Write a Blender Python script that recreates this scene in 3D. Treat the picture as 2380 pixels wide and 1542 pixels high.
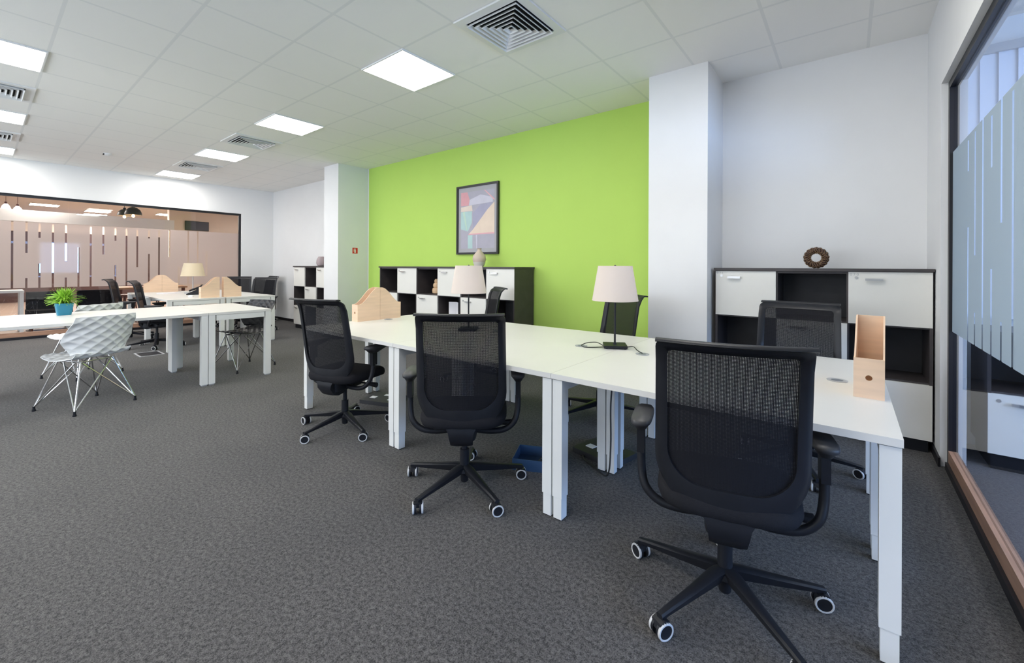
import bpy, bmesh, math, random
from mathutils import Vector, Matrix
random.seed(7)
R = math.radians
for o in list(bpy.data.objects): bpy.data.objects.remove(o)
scene = bpy.context.scene
COL = scene.collection

# ------------------------------------------------------------ camera, world, daylight, exposure
F_PX, CY = 986.0, 620.5
cam = bpy.data.objects.new('camera', bpy.data.cameras.new('camera'))
COL.objects.link(cam)
cam.data.sensor_width = 36.0
cam.data.lens = 36.0 * F_PX / 2380.0
cam.data.shift_y = -(771.0 - CY) / 2380.0
cam.data.clip_start = 0.05
cam.location = (0, 0, 1.28)
cam.rotation_euler = (Matrix.Rotation(R(38.4), 3, 'Z') @ Matrix.Rotation(R(90), 3, 'X') @ Matrix.Rotation(R(0.25), 3, 'Z')).to_euler()
scene.camera = cam

w = bpy.data.worlds.new('daylight'); scene.world = w; w.use_nodes = True
w.node_tree.nodes['Background'].inputs[0].default_value = (0.55, 0.72, 1.0, 1)
w.node_tree.nodes['Background'].inputs[1].default_value = 1.2

def area(name, loc, direction, sx, sy, power, col):
    l = bpy.data.lights.new(name, 'AREA'); l.shape = 'RECTANGLE'; l.size = sx; l.size_y = sy
    l.energy = power; l.color = col
    o = bpy.data.objects.new(name, l); COL.objects.link(o); o.location = loc
    o.rotation_euler = Vector(direction).to_track_quat('-Z', 'Y').to_euler()
    return o
area('daylight_rear_window', (-6.0, -3.45, 1.7), (0, 1, 0), 8.0, 1.7, 260, (0.86, 0.93, 1.0))
area('daylight_side_window', (4.6, 1.2, 1.5), (-1, 0, 0), 6.0, 1.5, 380, (0.33, 0.55, 1.0))

scene.view_settings.view_transform = 'Standard'
scene.view_settings.look = 'None'
scene.view_settings.gamma = 1.0
scene.view_settings.use_curve_mapping = False
scene.view_settings.exposure = -0.28

CEIL = 3.075
# ------------------------------------------------------------ materials
def lin(c):
    return tuple((v / 255 / 12.92 if v / 255 <= 0.04045 else ((v / 255 + 0.055) / 1.055) ** 2.4) for v in c) + (1,)
def nmat(name):
    m = bpy.data.materials.new(name); m.use_nodes = True
    return m, m.node_tree.nodes, m.node_tree.links
def mat(name, col, rough=0.5, metal=0.0, spec=0.5, var=0.0, vscale=8.0, bump=0.0, bscale=60.0, emit=None, stretch=None):
    m, N, L = nmat(name)
    b = N['Principled BSDF']
    b.inputs['Base Color'].default_value = (*col[:3], 1)
    b.inputs['Roughness'].default_value = rough
    b.inputs['Metallic'].default_value = metal
    b.inputs['Specular IOR Level'].default_value = spec
    if emit:
        b.inputs['Emission Color'].default_value = (*emit[0], 1); b.inputs['Emission Strength'].default_value = emit[1]
    tc = N.new('ShaderNodeTexCoord')
    if var:
        mp = N.new('ShaderNodeMapping'); L.new(tc.outputs['Object'], mp.inputs[0])
        if stretch: mp.inputs['Scale'].default_value = stretch
        n = N.new('ShaderNodeTexNoise'); n.inputs['Scale'].default_value = vscale; n.inputs['Detail'].default_value = 4
        L.new(mp.outputs[0], n.inputs['Vector'])
        r = N.new('ShaderNodeValToRGB')
        r.color_ramp.elements[0].position = 0.3; r.color_ramp.elements[1].position = 0.7
        r.color_ramp.elements[0].color = tuple(max(0, c * (1 - var)) for c in col[:3]) + (1,)
        r.color_ramp.elements[1].color = tuple(min(1, c * (1 + var)) for c in col[:3]) + (1,)
        L.new(n.outputs['Fac'], r.inputs[0]); L.new(r.outputs[0], b.inputs['Base Color'])
    if bump:
        n2 = N.new('ShaderNodeTexNoise'); n2.inputs['Scale'].default_value = bscale; n2.inputs['Detail'].default_value = 3
        L.new(tc.outputs['Object'], n2.inputs['Vector'])
        bp = N.new('ShaderNodeBump'); bp.inputs['Strength'].default_value = bump; bp.inputs['Distance'].default_value = 0.01
        L.new(n2.outputs['Fac'], bp.inputs['Height']); L.new(bp.outputs[0], b.inputs['Normal'])
    return m

WALL = mat('painted_wall', (0.80, 0.80, 0.80), 0.85, spec=0.2, var=0.012, vscale=3, bump=0.02, bscale=180)
WALLL = mat('painted_wall_pale', (0.84, 0.84, 0.83), 0.85, spec=0.2, bump=0.02, bscale=180)
GREEN = mat('lime_green_paint', (0.50, 0.72, 0.155), 0.8, spec=0.2, var=0.01, vscale=3, bump=0.02, bscale=180)
LAM = mat('white_laminate', (0.74, 0.725, 0.69), 0.35, spec=0.4, var=0.01, vscale=5)
METW = mat('white_powder_coat', (0.79, 0.79, 0.765), 0.4, spec=0.4, var=0.01)
METG = mat('grey_powder_coat', (0.42, 0.43, 0.45), 0.45, spec=0.4)
DARKW = mat('anthracite_laminate', (0.055, 0.047, 0.048), 0.5, var=0.12, vscale=10)
DARKIN = mat('anthracite_interior', (0.030, 0.030, 0.034), 0.55, var=0.1, vscale=10)
DOORM = mat('cabinet_door_white', (0.80, 0.785, 0.735), 0.4, spec=0.35, var=0.01)
BLK = mat('black_plastic', (0.012, 0.013, 0.017), 0.42, spec=0.35, var=0.1, vscale=20)
BLKF = mat('black_seat_fabric', (0.016, 0.016, 0.019), 0.9, spec=0.15, bump=0.3, bscale=500)
PAD = mat('armrest_pad', (0.05, 0.05, 0.053), 0.45, spec=0.4)
RING = mat('caster_ring', (0.62, 0.62, 0.62), 0.35)
CHROME = mat('chrome_wire', (0.75, 0.76, 0.78), 0.14, metal=1.0)
DKSTEEL = mat('dark_steel_wire', (0.38, 0.38, 0.38), 0.25, metal=1.0)
STEEL = mat('brushed_steel', (0.62, 0.62, 0.62), 0.3, metal=1.0)
SHELLW = mat('white_shell_plastic', (0.86, 0.87, 0.87), 0.38, spec=0.4)
SHELLB = mat('black_shell_plastic', (0.03, 0.03, 0.032), 0.4, spec=0.4)
BIRCH = mat('birch_plywood', (0.83, 0.60, 0.42), 0.55, spec=0.3, var=0.06, vscale=4, stretch=(1, 1, 9))
BIRCHE = mat('birch_plywood_edge', (0.88, 0.70, 0.54), 0.55, spec=0.3, var=0.06, vscale=10)
FRAME = mat('black_window_frame', (0.010, 0.009, 0.012), 0.4)
RAILW = mat('rail_wood', (0.40, 0.23, 0.15), 0.5, var=0.15, vscale=4, stretch=(8, 1, 8))
SHADE_ = None
TEAL = mat('teal_glazed_pot', (0.02, 0.21, 0.33), 0.35)
LEAF = mat('leaf_green', (0.30, 0.56, 0.05), 0.5, var=0.35, vscale=30)
SOIL = mat('soil', (0.03, 0.02, 0.012), 0.95)
CER1 = mat('beige_ceramic', (0.62, 0.50, 0.42), 0.6, var=0.04)
CER2 = mat('cream_glaze', (0.72, 0.68, 0.62), 0.4)
CER3 = mat('mauve_ceramic', (0.42, 0.34, 0.35), 0.6, var=0.05)
WICK = mat('woven_dark_rattan', (0.045, 0.018, 0.010), 0.5, var=0.5, vscale=40)
WICKL = mat('rattan_gold_strand', (0.55, 0.36, 0.18), 0.5)
STONEW = mat('turned_pale_wood', (0.66, 0.45, 0.27), 0.5, var=0.1, vscale=6, stretch=(1, 1, 6))
PAPER = mat('paper', (0.82, 0.80, 0.83), 0.7)
RED = mat('red_sign', (0.62, 0.025, 0.02), 0.5)
WHITEP = mat('white_print', (0.85, 0.85, 0.85), 0.5)
GREYP = mat('grey_print', (0.45, 0.45, 0.45), 0.5)
CABLE = mat('black_cable', (0.02, 0.02, 0.02), 0.5)
LGREY = mat('light_grey_plastic', (0.5, 0.5, 0.52), 0.45)
VENTW = mat('vent_white', (0.82, 0.82, 0.81), 0.5)
LIDG = mat('dark_grommet_lid', (0.16, 0.18, 0.21), 0.4)
VENTD = mat('vent_void', (0.004, 0.004, 0.005), 0.9)
BLUEB = mat('translucent_blue_crate', (0.035, 0.075, 0.15), 0.35)
PANEL = mat('led_diffuser', (0.9, 0.9, 0.9), 0.5, emit=((1.0, 0.965, 0.92), 24.0))
PANELW = mat('led_diffuser_warm', (0.9, 0.9, 0.9), 0.5, emit=((1.0, 0.90, 0.80), 95.0))
BULB = mat('glowing_bulb', (0.9, 0.8, 0.6), 0.5, emit=((1.0, 0.62, 0.25), 12.0))
CONE = mat('glowing_glass_shade', (0.9, 0.85, 0.85), 0.5, emit=((1.0, 0.88, 0.86), 5.0))
BEIGE = mat('beige_plaster', (0.74, 0.64, 0.56), 0.9, spec=0.2)
MAROON = mat('dark_brown_panelling', (0.06, 0.028, 0.026), 0.7)
PINKC = mat('warm_plaster_ceiling', (0.82, 0.75, 0.67), 0.9, spec=0.2)
ORANGEW = mat('orange_brown_wood', (0.46, 0.25, 0.13), 0.45, var=0.12, vscale=3, stretch=(6, 1, 1))
REDBR = mat('red_brown_wood', (0.14, 0.04, 0.025), 0.45)
PALEB = mat('pale_blue_wall', (0.72, 0.76, 0.84), 0.85)
BLIND = mat('vertical_blind_fabric', (0.72, 0.75, 0.82), 0.85)
SKYP = mat('sky_window', (0.2, 0.3, 0.6), 0.5, emit=((0.33, 0.55, 1.0), 3.2))

def mesh_mat():   # woven chair mesh: opaque threads with real open holes between them
    m, N, L = nmat('chair_mesh_weave')
    b = N['Principled BSDF']; b.inputs['Base Color'].default_value = (0.010, 0.010, 0.013, 1); b.inputs['Roughness'].default_value = 0.8
    b.inputs['Specular IOR Level'].default_value = 0.2
    tc = N.new('ShaderNodeTexCoord'); sp = N.new('ShaderNodeSeparateXYZ'); L.new(tc.outputs['Object'], sp.inputs[0])
    outs = []
    for ax in ('X', 'Z'):
        k = N.new('ShaderNodeMath'); k.operation = 'MULTIPLY'; k.inputs[1].default_value = 1 / 0.0046
        L.new(sp.outputs[ax], k.inputs[0])
        f = N.new('ShaderNodeMath'); f.operation = 'FRACT'; L.new(k.outputs[0], f.inputs[0])
        g = N.new('ShaderNodeMath'); g.operation = 'LESS_THAN'; g.inputs[1].default_value = 0.27; L.new(f.outputs[0], g.inputs[0])
        outs.append(g)
    mu = N.new('ShaderNodeMath'); mu.operation = 'MULTIPLY'; L.new(outs[0].outputs[0], mu.inputs[0]); L.new(outs[1].outputs[0], mu.inputs[1])
    t = N.new('ShaderNodeBsdfTransparent'); mx = N.new('ShaderNodeMixShader')
    L.new(mu.outputs[0], mx.inputs[0]); L.new(b.outputs[0], mx.inputs[1]); L.new(t.outputs[0], mx.inputs[2])
    L.new(mx.outputs[0], N['Material Output'].inputs[0])
    return m
MESHM = mesh_mat()

def glass_mat(name, tint=(1, 1, 1), ior=1.5, k=1.0):
    m, N, L = nmat(name); N.remove(N['Principled BSDF'])
    t = N.new('ShaderNodeBsdfTransparent'); t.inputs[0].default_value = (*tint, 1)
    g = N.new('ShaderNodeBsdfGlossy'); g.inputs['Roughness'].default_value = 0.0
    f = N.new('ShaderNodeFresnel'); f.inputs[0].default_value = ior
    ge = N.new('ShaderNodeNewGeometry'); iv = N.new('ShaderNodeMath'); iv.operation = 'SUBTRACT'; iv.inputs[0].default_value = 1.0
    L.new(ge.outputs['Backfacing'], iv.inputs[1]); mu = N.new('ShaderNodeMath'); mu.operation = 'MULTIPLY'
    L.new(f.outputs[0], mu.inputs[0]); L.new(iv.outputs[0], mu.inputs[1])   # one reflection per pane, none trapped inside it
    mx = N.new('ShaderNodeMixShader'); L.new(mu.outputs[0], mx.inputs[0]); L.new(t.outputs[0], mx.inputs[1]); L.new(g.outputs[0], mx.inputs[2])
    L.new(mx.outputs[0], N['Material Output'].inputs[0]); return m
GLASS = glass_mat('clear_glass', (0.95, 0.96, 0.97), 1.6)

def film_mat(name, dcol, tcol, through):
    m, N, L = nmat(name); N.remove(N['Principled BSDF'])
    d = N.new('ShaderNodeBsdfDiffuse'); d.inputs[0].default_value = (*dcol, 1)
    t = N.new('ShaderNodeBsdfTranslucent'); t.inputs[0].default_value = (*tcol, 1)
    r = N.new('ShaderNodeBsdfRefraction'); r.inputs['Roughness'].default_value = 0.45; r.inputs['IOR'].default_value = 1.02; r.inputs[0].default_value = (*tcol, 1)
    a = N.new('ShaderNodeMixShader'); a.inputs[0].default_value = 0.5; L.new(d.outputs[0], a.inputs[1]); L.new(t.outputs[0], a.inputs[2])
    b = N.new('ShaderNodeMixShader'); b.inputs[0].default_value = through; L.new(a.outputs[0], b.inputs[1]); L.new(r.outputs[0], b.inputs[2])
    L.new(b.outputs[0], N['Material Output'].inputs[0]); return m
FILML = film_mat('frosted_film_warm', (0.70, 0.61, 0.575), (0.60, 0.52, 0.49), 0.13)
FILMR = film_mat('frosted_film_cool', (0.42, 0.455, 0.45), (0.42, 0.42, 0.36), 0.2)

def shade_mat(name, col):
    m, N, L = nmat(name); N.remove(N['Principled BSDF'])
    d = N.new('ShaderNodeBsdfDiffuse'); d.inputs[0].default_value = (*col, 1)
    t = N.new('ShaderNodeBsdfTranslucent'); t.inputs[0].default_value = (*col, 1)
    wv = N.new('ShaderNodeTexNoise'); wv.inputs['Scale'].default_value = 250
    bp = N.new('ShaderNodeBump'); bp.inputs['Strength'].default_value = 0.15; L.new(wv.outputs['Fac'], bp.inputs['Height']); L.new(bp.outputs[0], d.inputs['Normal'])
    a = N.new('ShaderNodeMixShader'); a.inputs[0].default_value = 0.35; L.new(d.outputs[0], a.inputs[1]); L.new(t.outputs[0], a.inputs[2])
    L.new(a.outputs[0], N['Material Output'].inputs[0]); return m
SHADE = shade_mat('cream_lamp_fabric', (0.90, 0.82, 0.76))

def ceiling_mat():
    m, N, L = nmat('ceiling_tiles'); b = N['Principled BSDF']; b.inputs['Roughness'].default_value = 0.9
    b.inputs['Specular IOR Level'].default_value = 0.15
    tc = N.new('ShaderNodeTexCoord'); sp = N.new('ShaderNodeSeparateXYZ'); L.new(tc.outputs['Object'], sp.inputs[0])
    outs = []
    for ax, off in (('X', 0.48), ('Y', -2.17)):
        a = N.new('ShaderNodeMath'); a.operation = 'ADD'; a.inputs[1].default_value = off + 60.0 + 0.011; L.new(sp.outputs[ax], a.inputs[0])
        k = N.new('ShaderNodeMath'); k.operation = 'DIVIDE'; k.inputs[1].default_value = 0.6; L.new(a.outputs[0], k.inputs[0])
        f = N.new('ShaderNodeMath'); f.operation = 'FRACT'; L.new(k.outputs[0], f.inputs[0])
        g = N.new('ShaderNodeMath'); g.operation = 'LESS_THAN'; g.inputs[1].default_value = 0.036; L.new(f.outputs[0], g.inputs[0])
        outs.append(g)
    mx = N.new('ShaderNodeMath'); mx.operation = 'MAXIMUM'; L.new(outs[0].outputs[0], mx.inputs[0]); L.new(outs[1].outputs[0], mx.inputs[1])
    c = N.new('ShaderNodeMixRGB'); c.inputs[1].default_value = (0.91, 0.90, 0.87, 1); c.inputs[2].default_value = (0.82, 0.82, 0.80, 1)
    L.new(mx.outputs[0], c.inputs[0]); L.new(c.outputs[0], b.inputs['Base Color'])
    n = N.new('ShaderNodeTexNoise'); n.inputs['Scale'].default_value = 150; L.new(tc.outputs['Object'], n.inputs['Vector'])
    su = N.new('ShaderNodeMath'); su.operation = 'MULTIPLY_ADD'; su.inputs[1].default_value = -0.4; L.new(mx.outputs[0], su.inputs[0]); 
    sc = N.new('ShaderNodeMath'); sc.operation = 'MULTIPLY'; sc.inputs[1].default_value = 0.15; L.new(n.outputs['Fac'], sc.inputs[0]); L.new(sc.outputs[0], su.inputs[2])
    bp = N.new('ShaderNodeBump'); bp.inputs['Strength'].default_value = 0.25; bp.inputs['Distance'].default_value = 0.01
    L.new(su.outputs[0], bp.inputs['Height']); L.new(bp.outputs[0], b.inputs['Normal'])
    return m
CEILM = ceiling_mat()

def carpet_mat(name, c0, c1):
    m, N, L = nmat(name); b = N['Principled BSDF']; b.inputs['Roughness'].default_value = 0.95; b.inputs['Specular IOR Level'].default_value = 0.1
    b.inputs['Sheen Weight'].default_value = 0.15
    tc = N.new('ShaderNodeTexCoord')
    n = N.new('ShaderNodeTexNoise'); n.inputs['Scale'].default_value = 62; n.inputs['Detail'].default_value = 5; n.inputs['Roughness'].default_value = 0.7
    L.new(tc.outputs['Object'], n.inputs['Vector'])
    nf = N.new('ShaderNodeTexNoise'); nf.inputs['Scale'].default_value = 210; nf.inputs['Detail'].default_value = 4; L.new(tc.outputs['Object'], nf.inputs['Vector'])
    mm = N.new('ShaderNodeMixRGB'); mm.inputs[0].default_value = 0.45; L.new(n.outputs['Fac'], mm.inputs[1]); L.new(nf.outputs['Fac'], mm.inputs[2])
    n1 = N.new('ShaderNodeTexNoise'); n1.inputs['Scale'].default_value = 2.0; n1.inputs['Detail'].default_value = 3; L.new(tc.outputs['Object'], n1.inputs['Vector'])
    r = N.new('ShaderNodeValToRGB'); r.color_ramp.elements[0].position = 0.41; r.color_ramp.elements[1].position = 0.62
    r.color_ramp.elements[0].color = (*c0, 1); r.color_ramp.elements[1].color = (*c1, 1)
    L.new(mm.outputs[0], r.inputs[0])
    mx = N.new('ShaderNodeMixRGB'); mx.blend_type = 'MULTIPLY'; mx.inputs[0].default_value = 0.35
    L.new(r.outputs[0], mx.inputs[1]); L.new(n1.outputs['Color'], mx.inputs[2]); 
    r2 = N.new('ShaderNodeValToRGB'); r2.color_ramp.elements[0].color = (0.75, 0.75, 0.75, 1); r2.color_ramp.elements[1].color = (1, 1, 1, 1)
    r2.color_ramp.elements[0].position = 0.35; r2.color_ramp.elements[1].position = 0.6
    L.new(n1.outputs['Fac'], r2.inputs[0]); L.new(r2.outputs[0], mx.inputs[2]); L.new(mx.outputs[0], b.inputs['Base Color'])
    bp = N.new('ShaderNodeBump'); bp.inputs['Strength'].default_value = 0.6; bp.inputs['Distance'].default_value = 0.012
    L.new(mm.outputs[0], bp.inputs['Height']); L.new(bp.outputs[0], b.inputs['Normal'])
    return m
CARPET = carpet_mat('charcoal_carpet', (0.028, 0.026, 0.025), (0.165, 0.155, 0.146))
CARPET2 = carpet_mat('grey_brown_carpet', (0.10, 0.09, 0.09), (0.17, 0.15, 0.15))

# ------------------------------------------------------------ mesh helpers
def box(bm, x0, x1, y0, y1, z0, z1, mi=0):
    v = [bm.verts.new((x, y, z)) for z in (z0, z1) for y in (y0, y1) for x in (x0, x1)]
    for f in ((0, 2, 3, 1), (4, 5, 7, 6), (0, 1, 5, 4), (2, 6, 7, 3), (0, 4, 6, 2), (1, 3, 7, 5)):
        bm.faces.new([v[i] for i in f]).material_index = mi
    return v
def loft(bm, rings, cap=True, closed=True, mi=0):
    V = [[bm.verts.new(p) for p in r] for r in rings]
    n = len(V[0])
    for a, b in zip(V, V[1:]):
        for i in range(n if closed else n - 1):
            j = (i + 1) % n
            bm.faces.new((a[i], a[j], b[j], b[i])).material_index = mi
    if cap and closed:
        bm.faces.new(V[0][::-1]).material_index = mi; bm.faces.new(V[-1]).material_index = mi
    return V
def circ(c, r, n, z=None, phase=0):
    return [(c[0] + r * math.cos(2 * math.pi * i / n + phase), c[1] + r * math.sin(2 * math.pi * i / n + phase), c[2]) for i in range(n)]
def lathe(bm, prof, n=24, c=(0, 0, 0), cap=True, mi=0):
    loft(bm, [circ((c[0], c[1], c[2] + z), max(r, 1e-4), n) for r, z in prof], cap=cap, mi=mi)
def tube(bm, pts, r, n=8, mi=0, cap=True):
    P = [Vector(p) for p in pts]; rr = r if isinstance(r, (list, tuple)) else [r] * len(P)
    rings = []; up = None
    for i, p in enumerate(P):
        t = (P[min(i + 1, len(P) - 1)] - P[max(i - 1, 0)]).normalized()
        if up is None:
            up = Vector((0, 0, 1)) if abs(t.z) < 0.9 else Vector((1, 0, 0))
        s = t.cross(up).normalized(); u = s.cross(t).normalized(); up = u
        rings.append([p + (s * math.cos(2 * math.pi * k / n) + u * math.sin(2 * math.pi * k / n)) * rr[i] for k in range(n)])
    loft(bm, rings, cap=cap, mi=mi)
def smooth_path(pts, k=5):
    P = [Vector(p) for p in pts]; out = []
    Q = [P[0]] + P + [P[-1]]
    for i in range(1, len(Q) - 2):
        a, b, c, d = Q[i - 1:i + 3]
        for s in range(k):
            t = s / k
            out.append(0.5 * ((2 * b) + (c - a) * t + (2 * a - 5 * b + 4 * c - d) * t * t + (3 * b - a - 3 * c + d) * t ** 3))
    out.append(P[-1]); return out
def prism(bm, poly, axis, a, b, mi=0):
    def pt(p, h):
        return {'x': (h, p[0], p[1]), 'y': (p[0], h, p[1]), 'z': (p[0], p[1], h)}[axis]
    A = [bm.verts.new(pt(p, a)) for p in poly]; B = [bm.verts.new(pt(p, b)) for p in poly]
    n = len(poly)
    for i in range(n):
        j = (i + 1) % n; bm.faces.new((A[i], A[j], B[j], B[i])).material_index = mi
    bm.faces.new(A[::-1]).material_index = mi; bm.faces.new(B).material_index = mi
def superel(cx, cy, a, b, n, z, e=4.0):
    out = []
    for i in range(n):
        t = 2 * math.pi * i / n; c, s = math.cos(t), math.sin(t)
        out.append((cx + a * math.copysign(abs(c) ** (2 / e), c), cy + b * math.copysign(abs(s) ** (2 / e), s), z))
    return out

def mk(name, bm, mats, parent=None, bevel=0.0, smooth=True, ang=35):
    if bevel:
        es = [e for e in bm.edges if len(e.link_faces) == 2 and e.calc_face_angle(0) > R(30)]
        if es: bmesh.ops.bevel(bm, geom=es, offset=bevel, segments=2, affect='EDGES', profile=0.6)
    bmesh.ops.recalc_face_normals(bm, faces=bm.faces)
    me = bpy.data.meshes.new(name); bm.to_mesh(me); bm.free()
    for m in (mats if isinstance(mats, (list, tuple)) else [mats]): me.materials.append(m)
    if smooth:
        me.polygons.foreach_set('use_smooth', [True] * len(me.polygons)); me.set_sharp_from_angle(angle=R(ang))
    o = bpy.data.objects.new(name, me); COL.objects.link(o)
    if parent: o.parent = parent
    return o
def tag(o, label, cat, group=None):
    o['label'] = label; o['category'] = cat
    if group: o['group'] = group
    return o
def thing(name, label, cat, loc=(0, 0, 0), rz=0.0, group=None):
    o = bpy.data.objects.new(name, None); o.empty_display_size = 0.1; COL.objects.link(o)
    o.location = loc; o.rotation_euler = (0, 0, rz)
    return tag(o, label, cat, group)
def struct(name, bm, m, parent=None, **k):
    o = mk(name, bm, m, parent, **k)
    if not parent: o['kind'] = 'structure'
    return o
def sbox(name, x0, x1, y0, y1, z0, z1, m, parent=None, **k):
    bm = bmesh.new(); box(bm, x0, x1, y0, y1, z0, z1); return struct(name, bm, m, parent, smooth=False, **k)
def dup(root, loc, rz, label, group=None):
    def rec(o, p):
        c = o.copy(); COL.objects.link(c)
        if p: c.parent = p
        for ch in o.children: rec(ch, c)
        return c
    r = rec(root, None); r.location = loc; r.rotation_euler = (0, 0, rz); r['label'] = label
    if group: r['group'] = group
    return r

# ------------------------------------------------------------ the room
XL, XR, YB, YF = -11.02, 0.47, 4.50, -3.5
sbox('floor', XL - 0.12, XR + 0.12, YF, YB, -0.1, 0, CARPET)
sbox('ceiling', XL - 0.12, XR + 0.12, YF, YB, CEIL, CEIL + 0.1, CEILM)
bm = bmesh.new()   # back wall: white bays either side of the green bay
box(bm, XL, -6.95, YB, YB + 0.15, 0, CEIL, 0); box(bm, -6.95, -1.48, YB, YB + 0.15, 0, CEIL, 1); box(bm, -1.48, 4.9, YB, YB + 0.15, 0, CEIL, 0)
struct('wall_back', bm, [WALL, GREEN], smooth=False)
sbox('wall_back_column_near', -1.48, -0.96, 3.94, YB, 0, CEIL, WALL)
sbox('wall_back_column_far', -7.45, -6.97, 3.91, YB, 0, CEIL, WALL)
bm = bmesh.new()   # left wall with the long glazed opening (Y -1.9..3.81, z 0.08..2.48)
box(bm, XL - 0.12, XL, 3.81, YB, 0, CEIL); box(bm, XL - 0.12, XL, -1.9, 3.81, 2.48, CEIL); box(bm, XL - 0.12, XL, YF, -1.9, 0, CEIL)
struct('wall_left', bm, WALLL, smooth=False)
bm = bmesh.new()   # right wall with its glazed opening (Y -2.6..3.89)
box(bm, XR, XR + 0.12, 3.89, YB, 0, CEIL); box(bm, XR, XR + 0.12, -2.6, 3.89, 2.48, CEIL); box(bm, XR, XR + 0.12, YF, -2.6, 0, CEIL)
struct('wall_right', bm, WALL, smooth=False)
bm = bmesh.new()   # wall behind the camera with a strip of windows
box(bm, XL, XR, YF - 0.15, YF, 0, 0.85); box(bm, XL, XR, YF - 0.15, YF, 2.55, CEIL)
box(bm, XL, -10.0, YF - 0.15, YF, 0.85, 2.55); box(bm, -2.0, XR, YF - 0.15, YF, 0.85, 2.55)
struct('wall_front', bm, WALL, smooth=False)

def baseboard(name, segs):
    bm = bmesh.new()
    for s in segs: box(bm, *s, 0, 0.06)
    struct(name, bm, FRAME, smooth=False)
baseboard('baseboard_back', [(XL, -7.45, YB - 0.012, YB), (-6.97, -1.48, YB - 0.012, YB), (-0.96, XR, YB - 0.012, YB),
          (-7.46, -6.96, 3.90, 3.91), (-6.97, -6.958, 3.91, YB), (-1.49, -0.95, 3.93, 3.94), (-0.96, -0.948, 3.94, YB)])
baseboard('baseboard_left', [(XL, XL + 0.012, 3.85, YB)])
baseboard('baseboard_right', [(XR - 0.012, XR, 3.86, YB)])

def glazed(name, xf, side, y0, y1, slots, film, joints):
    """floor-to-lintel glazing in the plane x = xf; side = +1 when the room lies on its +X side"""
    bm = bmesh.new(); t = 0.022
    box(bm, xf - t, xf + t, y0, y0 + 0.045, 0, 2.48); box(bm, xf - t, xf + t, y1 - 0.045, y1, 0, 2.48)
    box(bm, xf - t, xf + t, y0 + 0.045, y1 - 0.045, 2.435, 2.48); box(bm, xf - t - 0.015, xf + t + 0.015, y0 + 0.045, y1 - 0.045, 0, 0.045)
    fr = struct(name, bm, FRAME, smooth=False)
    bm = bmesh.new(); box(bm, xf - t, xf + t, y0 + 0.045, y1 - 0.045, 0.045, 0.12); struct('wood_rail', bm, RAILW, fr, smooth=False)
    ys = [y0 + 0.045] + joints + [y1 - 0.045]
    for a, b in zip(ys, ys[1:]):
        bm = bmesh.new(); box(bm, xf - 0.004, xf + 0.004, a + 0.002, b - 0.002, 0.12, 2.435); struct('glass_pane', bm, GLASS, fr, smooth=False)
    # the frosted film, with clear slots left open in it
    bm = bmesh.new(); fx = xf + side * 0.0065
    def quad(a, b, z0, z1):
        v = [bm.verts.new(p) for p in ((fx, a, z0), (fx, b, z0), (fx, b, z1), (fx, a, z1))]; bm.faces.new(v)
    Z0, Z1 = 0.88, 2.02; hw = 0.013; cur = y0 + 0.045
    for y, cuts in slots:
        quad(cur, y - hw, Z0, Z1); z = Z0
        for a, b in sorted(cuts):
            if a > z + 1e-3: quad(y - hw, y + hw, z, a)
            z = b
        if z < Z1 - 1e-3: quad(y - hw, y + hw, z, Z1)
        cur = y + hw
    quad(cur, y1 - 0.045, Z0, Z1)
    struct('frosted_film', bm, film, fr, smooth=False)
    return fr
SL = [(0.37, [(0.88, 2.02)]), (0.53, [(1.48, 2.02), (0.88, 1.05)]), (0.68, [(1.75, 2.0), (0.88, 1.3)]), (0.84, [(0.88, 2.0)]), (1.0, [(1.35, 2.0), (0.88, 1.05)]),
      (1.16, [(0.88, 1.6)]), (1.32, [(0.88, 1.99)]), (1.49, [(1.48, 2.0)]), (1.66, [(1.75, 1.99), (0.88, 1.28)]), (1.82, [(0.88, 1.99)]), (1.98, [(1.24, 1.98)]),
      (2.16, [(1.82, 1.99), (0.88, 1.51)]), (2.32, [(0.88, 2.0)]), (2.49, [(1.45, 2.01)]), (2.65, [(0.88, 1.26)]), (2.81, [(0.88, 2.02)]), (2.98, [(1.21, 2.02)]), (3.14, [(1.04, 1.6)])]
pre = [(round(0.37 - 0.163 * k, 3), SL[(k * 5) % 17][1]) for k in range(13, 0, -1)]
glazed('window_1', XL - 0.06, 1, -1.9, 3.81, pre + SL, FILML, [0.35 - 1.4, 0.98 + 0.05])
SRt = [(round(-2.3 + 0.163 * k, 3), SL[(k * 7) % 18][1]) for k in range(36)]
glazed('window_2', XR + 0.055, -1, -2.6, 3.89, SRt, FILMR, [-1.2, 0.45, 2.1])

# ---- room beyond the left glazing
XW = -22.0
sbox('floor_lounge', XW, XL - 0.12, -4, 8, -0.1, 0, mat('lounge_floor_wood', (0.30, 0.22, 0.17), 0.5, var=0.1, vscale=2))
sbox('ceiling_lounge', XW, XL - 0.12, -4, 8, 3.07, 3.17, PINKC)
bm = bmesh.new()
box(bm, XW - 0.1, XW, -4, 8, 0, 2.42, 0); box(bm, XW - 0.1, XW, -4, 8, 2.42, 3.07, 1)
struct('wall_lounge_far', bm, [MAROON, BEIGE], smooth=False)
sbox('wall_lounge_right', XW, XL - 0.12, 8, 8.1, 0, 3.07, BEIGE)
sbox('wall_lounge_left', XW, XL - 0.12, -4.1, -4, 0, 3.07, BEIGE)
sbox('wall_lounge_near', XL - 0.13, XL - 0.12, YB, 8, 0, 3.07, BEIGE)
sbox('trim_1', -14.4, -14.0, -3.9, 3.25, 2.22, 2.47, WALLL)
bm = bmesh.new(); box(bm, XW, XW + 0.04, 1.35, 2.3, 1.0, 2.05); struct('window_3', bm, SKYP, smooth=False)
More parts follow.
